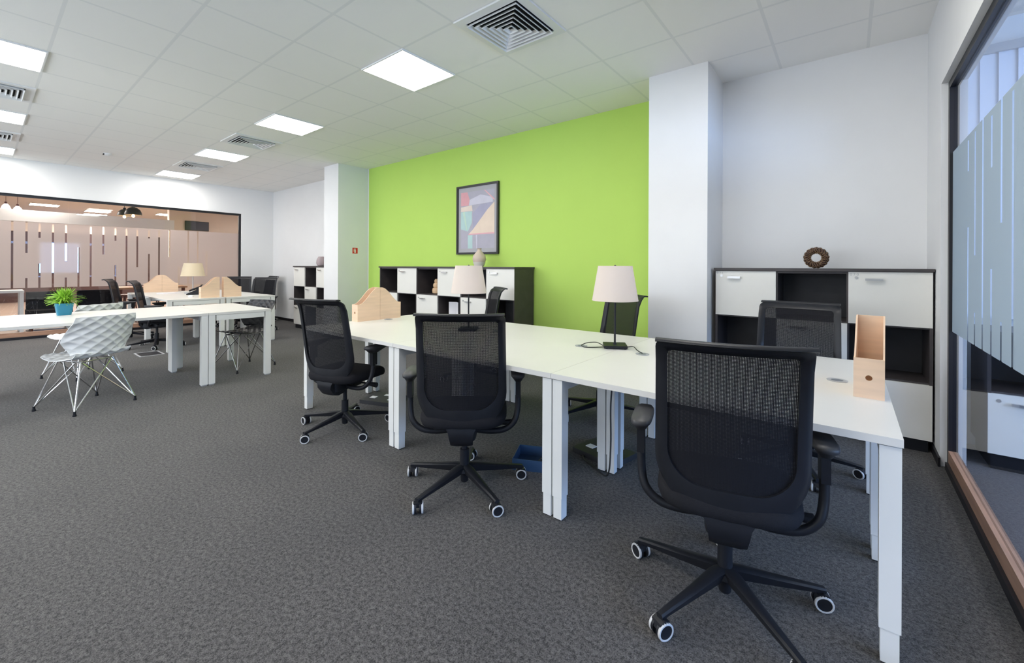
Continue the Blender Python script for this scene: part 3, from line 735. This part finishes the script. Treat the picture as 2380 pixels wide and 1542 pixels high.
wc = make_shell_chair(SHELLW, CHROME, 'white quilted shell chair in front of the left table row, its back to the camera', 'white shell chairs at the left table', (-5.44, 0.62, 0), R(114))
dup(wc, (-6.98, 0.77, 0), R(118), 'white quilted shell chair on the far side of the left table, behind the plant')
make_shell_chair(SHELLB, DKSTEEL, 'black ribbed shell chair on crossed wire legs under the end of the left table', None, (-5.95, 2.08, 0), R(197))

# ------------------------------------------------------------ birch magazine files
def make_file(label, group, loc, rz, hole=True, cat='magazine file'):
    """low front at -Y, tall back at +Y"""
    t = thing('magazine_file', label, cat, loc, rz, group)
    W, D, Hh, Lo, th = 0.10, 0.25, 0.325, 0.165, 0.006
    prof = [(-D / 2, 0), (D / 2, 0), (D / 2, Hh), (D / 2 - 0.012, Hh)]
    for i in range(1, 21):
        k = i / 20; y = D / 2 - 0.012 - (D - 0.012) * k
        prof.append((y, Lo + (Hh - Lo) * (0.5 + 0.5 * math.cos(math.pi * min(1, k / 0.96) ** 1.04))))
    for s in (-1, 1):
        bm = bmesh.new(); x = s * (W / 2 - th / 2); prism(bm, prof, 'x', x - th / 2, x + th / 2)
        mk('side_panel', bm, BIRCH, t, bevel=0.0008)
    bm = bmesh.new(); box(bm, -W / 2 + th, W / 2 - th, D / 2 - th, D / 2, 0, Hh - 0.001); mk('back_panel', bm, BIRCH, t)
    bm = bmesh.new(); box(bm, -W / 2 + th, W / 2 - th, -D / 2 + th, D / 2 - th, 0, th); mk('bottom_panel', bm, BIRCH, t)
    bm = bmesh.new()     # front board with a finger hole
    hx, z0, z1, zc, r_ = W / 2 - th, 0.0, Lo, 0.085, 0.0115; n = 24; y0, y1 = -D / 2, -D / 2 + th
    outer = []
    for i in range(n):
        a = 2 * math.pi * i / n; c, s = math.cos(a), math.sin(a); k = min(hx / abs(c) if abs(c) > 1e-6 else 9, ((z1 - zc) if s > 0 else (zc - z0)) / abs(s) if abs(s) > 1e-6 else 9)
        outer.append((c * k, zc + s * k, c * r_, zc + s * r_))
    for ccorner in ((hx, z1), (-hx, z1), (-hx, z0), (hx, z0)):
        j = min(range(n), key=lambda i: (outer[i][0] - ccorner[0]) ** 2 + (outer[i][1] - ccorner[1]) ** 2)
        outer[j] = (ccorner[0], ccorner[1], outer[j][2], outer[j][3])
    Vs = [[bm.verts.new(p) for p in ((o_[0], y0, o_[1]), (o_[2], y0, o_[3]), (o_[2], y1, o_[3]), (o_[0], y1, o_[1]))] for o_ in outer]
    for i in range(n):
        a, b = Vs[i], Vs[(i + 1) % n]
        for q in range(4): bm.faces.new((a[q], b[q], b[(q + 1) % 4], a[(q + 1) % 4]))
    mk('front_panel', bm, BIRCH, t, smooth=False)
    return t
gm = 'birch magazine files on the desks'
f0 = make_file('birch magazine file with a finger hole standing alone on the right front desk', gm, (0.075, 2.42, H1), R(-3))
dup(f0, (-3.76, 2.41, H1), R(0), 'birch magazine file at the left end of the front bench, nearer of the back-to-back pair')
dup(f0, (-3.76, 2.662, H1), R(180), 'birch magazine file at the left end of the front bench, farther of the back-to-back pair')
dup(f0, (-7.93, 2.29, H2), R(0), 'birch magazine file on the near end of the far bench, left of the dark gap')
dup(f0, (-7.93, 2.60, H2), R(180), 'birch magazine file on the near end of the far bench, right of the dark gap')
dup(f0, (-10.27, 2.06, H2), R(0), 'birch magazine file near the glass wall on the far bench, left of that pair')
dup(f0, (-10.27, 2.312, H2), R(180), 'birch magazine file near the glass wall on the far bench, right of that pair')

# ------------------------------------------------------------ table lamps
def make_lamp(label, loc, rz, polem, basem, shadem, cables=True, square=False):
    t = thing('table_lamp', label, 'lamp', loc, rz, 'table lamps on the desks')
    bm = bmesh.new(); box(bm, -0.075, 0.075, -0.075, 0.075, 0.004, 0.022)
    for a in (-0.06, 0.06):
        for b in (-0.06, 0.06): lathe(bm, [(0.008, 0), (0.008, 0.005)], 8, (a, b, 0))
    mk('lamp_base', bm, basem, t, bevel=0.002)
    bm = bmesh.new(); lathe(bm, [(0.012, 0.022), (0.012, 0.028), (0.0065, 0.032), (0.0065, 0.36), (0.018, 0.365), (0.018, 0.40), (0.006, 0.405), (0.006, 0.54), (0.012, 0.545), (0.003, 0.555)], 14); mk('lamp_pole', bm, polem, t)
    bm = bmesh.new(); n = 40
    lathe(bm, [(0.152, 0.315), (0.113, 0.548), (0.111, 0.548), (0.150, 0.315), (0.152, 0.315)], n, cap=False)
    sh = mk('lamp_shade', bm, shadem, t, ang=50)
    bm = bmesh.new()
    for r_, z in ((0.151, 0.317), (0.112, 0.546)):
        P = [(r_ * math.cos(2 * math.pi * i / 40), r_ * math.sin(2 * math.pi * i / 40), z) for i in range(41)]; tube(bm, P, 0.002, 6)
    for i in range(3):
        a = 2 * math.pi * i / 3; tube(bm, [(0, 0, 0.54), (0.112 * math.cos(a), 0.112 * math.sin(a), 0.546)], 0.0015, 6)
    mk('shade_ring', bm, shadem, sh)
    return t
L1 = make_lamp('black table lamp with a cream shade, cables between two grommets at its base', (-1.23, 2.67, H1 + 0.0006), R(30), BLK, BLK, SHADE)
inv = Matrix.Translation(L1.location) @ Matrix.Rotation(R(30), 4, 'Z')
inv = inv.inverted()
for a, b, side in (((-1.43, 2.57), (-1.30, 2.64), 1), ((-1.0, 2.57), (-1.16, 2.66), -1)):
    P = [Vector((a[0], a[1], H1 + 0.006)), Vector((a[0] * .8 + b[0] * .2, a[1] * .8 + b[1] * .2 + 0.02 * side, H1 + 0.02)), Vector((a[0] * .4 + b[0] * .6, a[1] * .4 + b[1] * .6 + 0.03, H1 + 0.024)), Vector((b[0], b[1], H1 + 0.008))]
    bm = bmesh.new(); tube(bm, [inv @ p for p in smooth_path(P, 6)], 0.003, 6); mk('power_cable', bm, CABLE, L1)
P = [Vector(p) for p in ((-1.42, 2.56, H1 + 0.004), (-1.38, 2.53, H1 + 0.0045), (-1.33, 2.56, H1 + 0.0045), (-1.28, 2.61, H1 + 0.006))]
bm = bmesh.new(); tube(bm, [inv @ p for p in smooth_path(P, 6)], 0.003, 6); mk('power_cable', bm, CABLE, L1)
L2 = make_lamp('black table lamp with a cream shade behind the middle foreground chair', (-2.53, 2.60, H1 + 0.0006), R(35), BLK, BLK, SHADE)
SHADE2 = shade_mat('beige_lamp_fabric', (0.86, 0.76, 0.58))
L3 = make_lamp('pale table lamp with a beige shade on the far bench by the telephone', (-9.25, 2.42, H2), R(20), LGREY, LGREY, SHADE2)
L3.scale = (1.2, 1.2, 1.0)

# ------------------------------------------------------------ small things
pl = thing('potted_plant', 'bright green grassy plant in a teal pot on the left table', 'plant', (-6.22, 0.55, H2))
bm = bmesh.new(); e = 6
loft(bm, [superel(0, 0, 0.050, 0.050, 32, 0, e), superel(0, 0, 0.055, 0.055, 32, 0.03, e), superel(0, 0, 0.068, 0.068, 32, 0.12, e), superel(0, 0, 0.063, 0.063, 32, 0.12, e), superel(0, 0, 0.060, 0.060, 32, 0.10, e)], cap=True)
mk('pot', bm, TEAL, pl, ang=50)
bm = bmesh.new(); lathe(bm, [(0.057, 0.100), (0.05, 0.103), (0.001, 0.106)], 20); mk('soil', bm, SOIL, pl)
bm = bmesh.new(); rnd = random.Random(3)
for k in range(420):
    a = rnd.uniform(0, 2 * math.pi); el = rnd.uniform(0.15, 1.5); ln = rnd.uniform(0.08, 0.14)
    b0 = Vector((0.04 * rnd.random() * math.cos(a), 0.04 * rnd.random() * math.sin(a), 0.11 + 0.08 * rnd.random()))
    d = Vector((math.cos(a) * math.cos(el), math.sin(a) * math.cos(el), math.sin(el)))
    sd = d.cross(Vector((0, 0, 1))).normalized(); wd = rnd.uniform(0.004, 0.0075); prev = None
    for q in range(5):
        s = q / 4; p = b0 + d * ln * s + Vector((0, 0, -0.05 * s * s * (1.3 - el / 1.5) * (2.2 if k % 14 == 0 else 0.8)))
        hw = wd * math.sin(math.pi * (0.12 + 0.86 * s)) * (1.0 if q < 4 else 0.2)
        cur = (bm.verts.new(p - sd * hw), bm.verts.new(p + sd * hw + Vector((0, 0, 0.002))))
        if prev: bm.faces.new((prev[0], prev[1], cur[1], cur[0]))
        prev = cur
fo = mk('foliage', bm, LEAF, pl); fo['kind'] = 'stuff'

CT = 1.278
v = thing('gourd_vase', 'beige gourd-shaped vase with a cream foot in front of the picture', 'vase', (-3.91, 4.22, CT))
bm = bmesh.new(); lathe(bm, [(0.060, 0.06), (0.080, 0.065), (0.092, 0.10), (0.083, 0.15), (0.05, 0.19), (0.028, 0.22), (0.024, 0.235), (0.034, 0.25), (0.027, 0.248), (0.018, 0.23)], 32); mk('vase_body', bm, CER1, v)
bm = bmesh.new(); lathe(bm, [(0.05, 0), (0.065, 0.01), (0.086, 0.065), (0.078, 0.064)], 32); mk('vase_foot', bm, CER2, v)
bm = bmesh.new(); lathe(bm, [(0.05, 0), (0.07, 0.01), (0.085, 0.05), (0.078, 0.11), (0.052, 0.155), (0.045, 0.165), (0.038, 0.16), (0.04, 0.14)], 32)
o = mk('round_vase', bm, CER3); o.location = (-8.27, 4.28, CT); o.scale = (1.05, 1.05, 1.15); tag(o, 'small mauve vase on the cabinet left of the far column', 'vase')
bm = bmesh.new()
rings = []
NR, NS_ = 64, 16
for i in range(NR):
    a = 2 * math.pi * i / NR; rr = 0.026 + 0.003 * math.sin(a * 17)
    rings.append([((0.060 + rr * math.cos(2 * math.pi * q / NS_)) * math.cos(a), 1.1 * rr * math.sin(2 * math.pi * q / NS_), 0.086 + (0.060 + rr * math.cos(2 * math.pi * q / NS_)) * math.sin(a)) for q in range(NS_)])
loft(bm, rings + [rings[0]], cap=False); bmesh.ops.remove_doubles(bm, verts=bm.verts, dist=1e-5)
rg = thing('ring_ornament', 'dark woven ring ornament standing on the cabinet at the right wall', 'ornament', (-0.205, 4.25, CT)); mk('ring', bm, WICK, rg)
bm = bmesh.new()
for k in range(26):
    a0 = 2 * math.pi * k / 26
    P = []
    for q in range(9):
        th = -1.4 + 2.8 * q / 8; a = a0 + 0.12 * math.sin(q * 1.7 + k); rr = 0.0295
        P.append(((0.060 + rr * math.sin(th)) * math.cos(a), -1.1 * rr * math.cos(th), 0.086 + (0.060 + rr * math.sin(th)) * math.sin(a)))
    tube(bm, P, 0.0008, 5)
mk('strands', bm, WICKL, rg)
bm = bmesh.new()
lathe(bm, [(0.05, 0), (0.075, 0.012), (0.08, 0.05), (0.07, 0.085), (0.05, 0.092), (0.062, 0.10), (0.066, 0.13), (0.055, 0.158), (0.036, 0.163), (0.045, 0.17), (0.048, 0.195), (0.035, 0.218), (0.01, 0.222)], 32)
o = mk('stacked_wooden_jar', bm, STONEW); o.location = (-4.80, 4.27, 1.255 - 0.39 + 0.009); tag(o, 'three-tiered turned wooden jar in an open cubby of the green wall cabinets', 'jar')
bm = bmesh.new(); prism(bm, [(-0.10, 0.0), (0.0, 0.05), (0.09, 0.0), (0.09, 0.002), (0.0, 0.053), (-0.10, 0.002)], 'z', 0, 0.29)
o = mk('brochure', bm, PAPER, smooth=False); o.location = (-4.38, 4.2, 1.255 - 0.78 + 0.009); tag(o, 'white folded brochure standing in an open cubby of the green wall cabinets', 'brochure')

# picture
pc = thing('framed_picture', 'abstract pastel picture in a thin black frame on the green wall', 'picture', (-4.20, YB, 1.46))
W_, H_ = 0.82, 1.01
bm = bmesh.new()
for a in ((-W_/2, W_/2, 0, 0.028), (-W_/2, W_/2, H_ - 0.028, H_)): box(bm, a[0], a[1], -0.035, -0.002, a[2], a[3])
for a in ((-W_/2, -W_/2 + 0.028), (W_/2 - 0.028, W_/2)): box(bm, a[0], a[1], -0.035, -0.002, 0.028, H_ - 0.028)
mk('picture_frame', bm, FRAME, pc, bevel=0.002)
bm = bmesh.new(); box(bm, -W_/2 + 0.028, W_/2 - 0.028, -0.014, -0.004, 0.028, H_ - 0.028); mk('mat_board', bm, mat('grey_mat_board', (0.42, 0.41, 0.44), 0.6), pc, smooth=False)
cols = [(168, 165, 182), (228, 150, 158), (236, 216, 198), (172, 212, 208), (242, 216, 190), (208, 205, 222), (158, 156, 186), (240, 168, 176), (190, 224, 200)]
ms = [mat('hazed_picture_paint', lin(tuple(v * 0.72 + g * 0.28 for v, g in zip(c, (205, 200, 208)))), 0.7, var=0.05, vscale=6) for c in cols]  # grey mixed into the paint imitates reflective haze over the picture
bm = bmesh.new(); AW, AH = 0.66, 0.83
def ap(pts, mi, d):
    vs = [bm.verts.new((-0.33 + x * AW, -0.0150 - d, 0.085 + y * AH)) for x, y in pts]; bm.faces.new(vs).material_index = mi
ap([(0, 0), (1, 0), (1, 1), (0, 1)], 0, 0)
ap([(0, .76), (.24, .76), (.27, .86), (.2, 1), (0, 1)], 1, .0006)
ap([(.25, .76), (.95, .78), (.95, .86), (.6, .93), (.27, .86)], 5, .0006)
ap([(0, .66), (.36, .66), (.34, .76), (0, .74)], 2, .0009)
ap([(0, .35), (.22, .3), (.34, .45), (.34, .655), (0, .655)], 3, .0006)
ap([(.05, .655), (.12, .655), (.2, .33), (.17, .33)], 8, .0009)
ap([(.37, .30), (.37, .62), (.6, .76), (.95, .78), (.78, .64)], 6, .0006)
ap([(.24, .25), (1, .25), (1, .78), (.8, .66), (.37, .33)], 4, .0012)
ap([(.24, .24), (1, .24), (1, .265), (.24, .26)], 7, .0015)
ap([(.22, 0), (.36, 0), (.36, .235), (.22, .235)], 3, .0009)
ap([(.70, 1), (.73, 1), (1, .83), (1, .80)], 7, .0009)
ap([(.48, 0), (.50, 0), (.50, .235), (.46, .235)], 5, .0009)
mk('painting', bm, ms, pc, smooth=False)
bm = bmesh.new()
for fr_ in ((-0.31, 0.31),): pass
bm.free()

# fire extinguisher sign on the column side
sg = thing('fire_sign', 'red fire extinguisher sign on the far column', 'sign', (-6.97, 4.235, 1.50))
bm = bmesh.new(); box(bm, 0, 0.002, -0.058, 0.058, 0, 0.116, 0); mk('sign_plate', bm, WHITEP, sg, smooth=False)
bm = bmesh.new(); box(bm, 0.002, 0.0026, -0.052, 0.052, 0.006, 0.110); mk('red_field', bm, RED, sg, smooth=False)
bm = bmesh.new()
prism(bm, [(-0.014, 0.018), (0.014, 0.018), (0.014, 0.068), (0.008, 0.078), (0.004, 0.088), (-0.004, 0.088), (-0.008, 0.078), (-0.014, 0.068)], 'x', 0.0026, 0.003)
prism(bm, [(-0.012, 0.09), (0.012, 0.09), (0.012, 0.096), (-0.012, 0.096)], 'x', 0.0026, 0.003)
prism(bm, [(-0.030, 0.04), (-0.025, 0.04), (-0.016, 0.088), (-0.012, 0.095), (-0.018, 0.095), (-0.024, 0.085)], 'x', 0.0026, 0.003)
mk('extinguisher_symbol', bm, WHITEP, sg, smooth=False)

# telephone, mouse-like phone base, sign stand, papers on the far bench
ph = thing('desk_telephone', 'black desk telephone with a tilted display on the far bench', 'telephone', (-8.95, 2.36, H2), R(-20))
bm = bmesh.new(); prism(bm, [(-0.10, 0), (0.10, 0), (0.10, 0.09), (0.07, 0.10), (-0.10, 0.02)], 'x', -0.11, 0.11); mk('phone_body', bm, BLK, ph, bevel=0.004)
bm = bmesh.new(); tube(bm, smooth_path([(-0.08, -0.08, 0.06), (-0.08, 0.0, 0.095), (-0.08, 0.10, 0.135)], 4), 0.016, 8); mk('handset', bm, BLK, ph)
bm = bmesh.new(); prism(bm, [(0.03, 0.09), (0.05, 0.085), (0.13, 0.17), (0.11, 0.175)], 'x', -0.02, 0.10); mk('phone_display', bm, BLK, ph)
bm = bmesh.new(); prism(bm, [(-0.03, 0), (0.03, 0), (0.004, 0.17), (-0.004, 0.17)], 'y', -0.001, 0.001)
bm.free(); bm = bmesh.new(); box(bm, -0.003, 0.003, -0.065, 0.065, 0, 0.15); box(bm, -0.03, 0.03, -0.065, 0.065, 0, 0.003)
o = mk('sign_holder', bm, PAPER); o.location = (-9.45, 2.72, H2); o.rotation_euler = (0, 0, R(-30)); tag(o, 'small white paper sign holder standing behind the telephone', 'sign holder')
bm = bmesh.new(); lathe(bm, [(0.055, 0), (0.06, 0.012), (0.045, 0.028), (0.01, 0.034)], 20)
o = mk('computer_mouse', bm, WHITEP); o.location = (-8.25, 2.13, H2); o.scale = (0.9, 0.6, 1); tag(o, 'small white mouse beside the near wooden files on the far bench', 'mouse')
bm = bmesh.new(); box(bm, -0.10, 0.10, -0.14, 0.14, 0, 0.012)
o = mk('paper_stack', bm, PAPER); o.location = (-9.6, 2.15, H2); o.rotation_euler = (0, 0, 0.3); tag(o, 'flat stack of white papers on the far bench by the lamp', 'papers')

# things on the floor
def floor_box(x, y, rz, label):
    t = thing('floor_socket_box', label, 'floor box', (x, y, 0), rz)
    bm = bmesh.new(); box(bm, -0.17, 0.17, -0.13, 0.13, 0, 0.035); mk('box_body', bm, DARKIN, t, bevel=0.004)
    for a, b, c, d in ((-0.12, -0.06, -0.05, 0.0), (-0.03, 0.05, 0.05, 0.09), (0.08, 0.13, -0.06, -0.03)):
        bm = bmesh.new(); box(bm, a, b, c, d, 0.0352, 0.039); mk('plug', bm, WHITEP, t)
    return t
floor_box(-3.45, 2.40, R(20), 'dark open floor socket box under the left end of the front bench')
floor_box(-1.30, 2.66, R(-12), 'dark floor socket box with plugs under the lamp desk')
bk = thing('cable_crate', 'blue plastic crate with coiled cables on the floor under the bench', 'crate', (-1.56, 2.27, 0), R(25))
bm = bmesh.new(); 
for a in ((-0.16, 0.16, -0.11, -0.105), (-0.16, 0.16, 0.105, 0.11), (-0.16, -0.155, -0.105, 0.105), (0.155, 0.16, -0.105, 0.105)): box(bm, *a, 0, 0.07)
box(bm, -0.155, 0.155, -0.105, 0.105, 0, 0.005); mk('crate_body', bm, BLUEB, bk)
bm = bmesh.new(); lathe(bm, [(0.001, 0.006), (0.045, 0.006), (0.05, 0.03), (0.001, 0.035)], 16, (0.05, -0.03, 0), cap=False); mk('white_adapter', bm, CER1, bk)
bm = bmesh.new(); P = [(0.05 + 0.055 * math.cos(q * 0.5), -0.03 + 0.05 * math.sin(q * 0.57), 0.042 + 0.012 * math.sin(q)) for q in range(40)]; tube(bm, smooth_path(P, 3), 0.003, 6); mk('coiled_cable', bm, CABLE, bk)
bm = bmesh.new(); P = smooth_path([(-1.42, 2.55, 0.006), (-1.40, 2.55, 0.006), (-1.36, 2.5, 0.008), (-1.25, 2.44, 0.006), (-1.13, 2.36, 0.03), (-1.12, 2.38, 0.2), (-1.13, 2.4, 0.45), (-1.12, 2.42, 0.66)], 6); tube(bm, P, 0.005, 7)
o = mk('power_cord', bm, CABLE); tag(o, 'black power cord hanging under the bench beside the middle legs', 'cord')
bm = bmesh.new()
for a in ((-0.19, 0.19, -0.14, -0.12), (-0.19, 0.19, 0.12, 0.14), (-0.19, -0.17, -0.12, 0.12), (0.17, 0.19, -0.12, 0.12)): box(bm, *a, 0, 0.004)
o = mk('floor_outlet_frame', bm, LGREY); o.location = (-7.9, 1.55, 0); tag(o, 'thin pale metal frame of a floor outlet by the far chair casters', 'floor outlet')
bm = bmesh.new(); box(bm, -0.165, 0.165, -0.115, 0.115, 0, 0.002); mk('lid', bm, DARKIN, o)

# ------------------------------------------------------------ seen through the left glazing
gL = 'ceiling light panels of the room behind the left glass'
LL = ['right of the glowing cone pendants', 'lower one left of the dome pendants', 'upper one touching the black frame', 'farthest left of the dome pendants', 'right of the dome pendants', 'nearest one at the left photo edge', 'thin one above the cone pendants', 'hidden near its right wall', 'hidden deep near its right wall']
for k, (x, y) in enumerate(((-18.8, 0.95), (-19.6, 2.2), (-16.3, 2.25), (-21.0, 2.3), (-18.9, 3.9), (-14.0, 0.5), (-16.4, 0.2), (-13.5, 5.5), (-16.5, 5.5))):
    light_panel(x + 0.3, y, 'ceiling panel behind the far glass wall, ' + LL[k], gL, 3.07, True, 0.6, 0.6)
def dome(x, y, z, r_, label):
    t = thing('pendant_lamp', label, 'pendant lamp', (x, y, z), 0, 'black dome pendant lamps')
    bm = bmesh.new(); lathe(bm, [(r_, 0), (r_ * 0.98, r_ * 0.3), (r_ * 0.8, r_ * 0.75), (r_ * 0.45, r_ * 1.05), (r_ * 0.2, r_ * 1.15), (r_ * 0.2, r_ * 1.4), (0.004, r_ * 1.42)], 28, cap=False); mk('dome_shade', bm, BLK, t)
    bm = bmesh.new(); lathe(bm, [(r_ * 0.97, 0.002), (r_ * 0.93, 0.02), (r_ * 0.6, r_ * 0.6)], 28, cap=False); mk('shade_lining', bm, CER2, t)
    bm = bmesh.new(); tube(bm, [(0, 0, r_ * 1.4), (0, 0, 3.07 - z)], 0.006, 6); mk('cord', bm, BLK, t)
    bm = bmesh.new(); lathe(bm, [(0.002, -0.06), (0.025, -0.045), (0.03, -0.02), (0.012, 0.02), (0.01, 0.08)], 12); mk('bulb', bm, BULB, t)
dome(-12.5, 2.165, 2.40, 0.15, 'larger black dome pendant lamp behind the far glass wall')
dome(-13.2, 2.13, 2.43, 0.13, 'smaller black dome pendant lamp behind the far glass wall, left of its twin')
for k, (x, y) in enumerate(((-12.9, 0.35), (-12.9, 0.5))):
    t = thing('glass_pendant', ['glowing cone pendant lamp nearest the left photo edge', 'glowing cone pendant lamp, right one of the pair near the left photo edge'][k], 'pendant lamp', (x, y, 2.38 - 0.03 * k), 0, 'glowing cone pendants')
    bm = bmesh.new(); lathe(bm, [(0.065, 0), (0.05, 0.05), (0.02, 0.09)], 20); mk('glass_shade', bm, CONE, t)
    bm = bmesh.new(); lathe(bm, [(0.02, 0.09), (0.018, 0.13), (0.004, 0.135), (0.003, 0.69 + 0.03 * k)], 12); mk('cord', bm, REDBR, t)
t = thing('white_side_table', 'white framed table against the far glass wall at the left photo edge', 'table', (-12.3, 0.1, 0))
for a in ((-0.3, 0.3, -0.45, 0.45, 0.76, 0.80),):
    bm = bmesh.new(); box(bm, *a); mk('tabletop', bm, METW, t)
for sx in (-0.27, 0.27):
    for sy in (-0.42, 0.42): bm = bmesh.new(); box(bm, sx - 0.025, sx + 0.025, sy - 0.025, sy + 0.025, 0, 0.76); mk('leg', bm, METW, t)
def sofa(x, y, label):
    t = thing('dark_armchair', label, 'armchair', (x, y, 0), 0, 'dark armchairs behind the left glass')
    bm = bmesh.new(); loft(bm, [superel(0, 0, 0.30, 0.32, 24, z, 4) for z in (0.12, 0.3, 0.40)]); mk('seat', bm, BLKF, t)
    bm = bmesh.new(); loft(bm, [superel(-0.24, 0, 0.07, 0.30, 24, z, 4) for z in (0.4, 0.66, 0.74)]); mk('backrest', bm, BLKF, t)
    for sx in (-0.22, 0.22):
        for sy in (-0.24, 0.24): bm = bmesh.new(); lathe(bm, [(0.015, 0), (0.02, 0.12)], 10, (sx, sy, 0)); mk('leg', bm, REDBR, t)
sofa(-12.45, 0.90, 'dark armchair behind the glass, left of the plant'); sofa(-12.6, 1.62, 'dark armchair behind the glass, right of the plant')
t = thing('wooden_table', 'orange-brown wooden table seen below the frosted film of the far glass', 'table', (-13.3, 2.6, 0))
bm = bmesh.new(); box(bm, -0.45, 0.45, -0.65, 0.65, 0.73, 0.77); mk('tabletop', bm, ORANGEW, t)
for sx in (-0.38, 0.38):
    for sy in (-0.58, 0.58): bm = bmesh.new(); box(bm, sx - 0.03, sx + 0.03, sy - 0.03, sy + 0.03, 0, 0.73); mk('leg', bm, REDBR, t)
for k, (x, y) in enumerate(((-12.45, 2.1), (-12.45, 2.5), (-12.45, 2.9))):
    t = thing('wooden_stool', ['left', 'middle', 'right'][k] + ' red-brown wooden stool in front of the wooden table behind the glass', 'stool', (x, y, 0), 0, 'red-brown stools behind the glass')
    bm = bmesh.new(); lathe(bm, [(0.15, 0.60), (0.17, 0.61), (0.17, 0.635), (0.15, 0.64)], 24); mk('seat', bm, REDBR, t)
    for q in range(4):
        a = math.pi / 4 + q * math.pi / 2; bm = bmesh.new(); tube(bm, [(0.10 * math.cos(a), 0.10 * math.sin(a), 0.6), (0.19 * math.cos(a), 0.19 * math.sin(a), 0.0)], 0.014, 8); mk('leg', bm, REDBR, t)
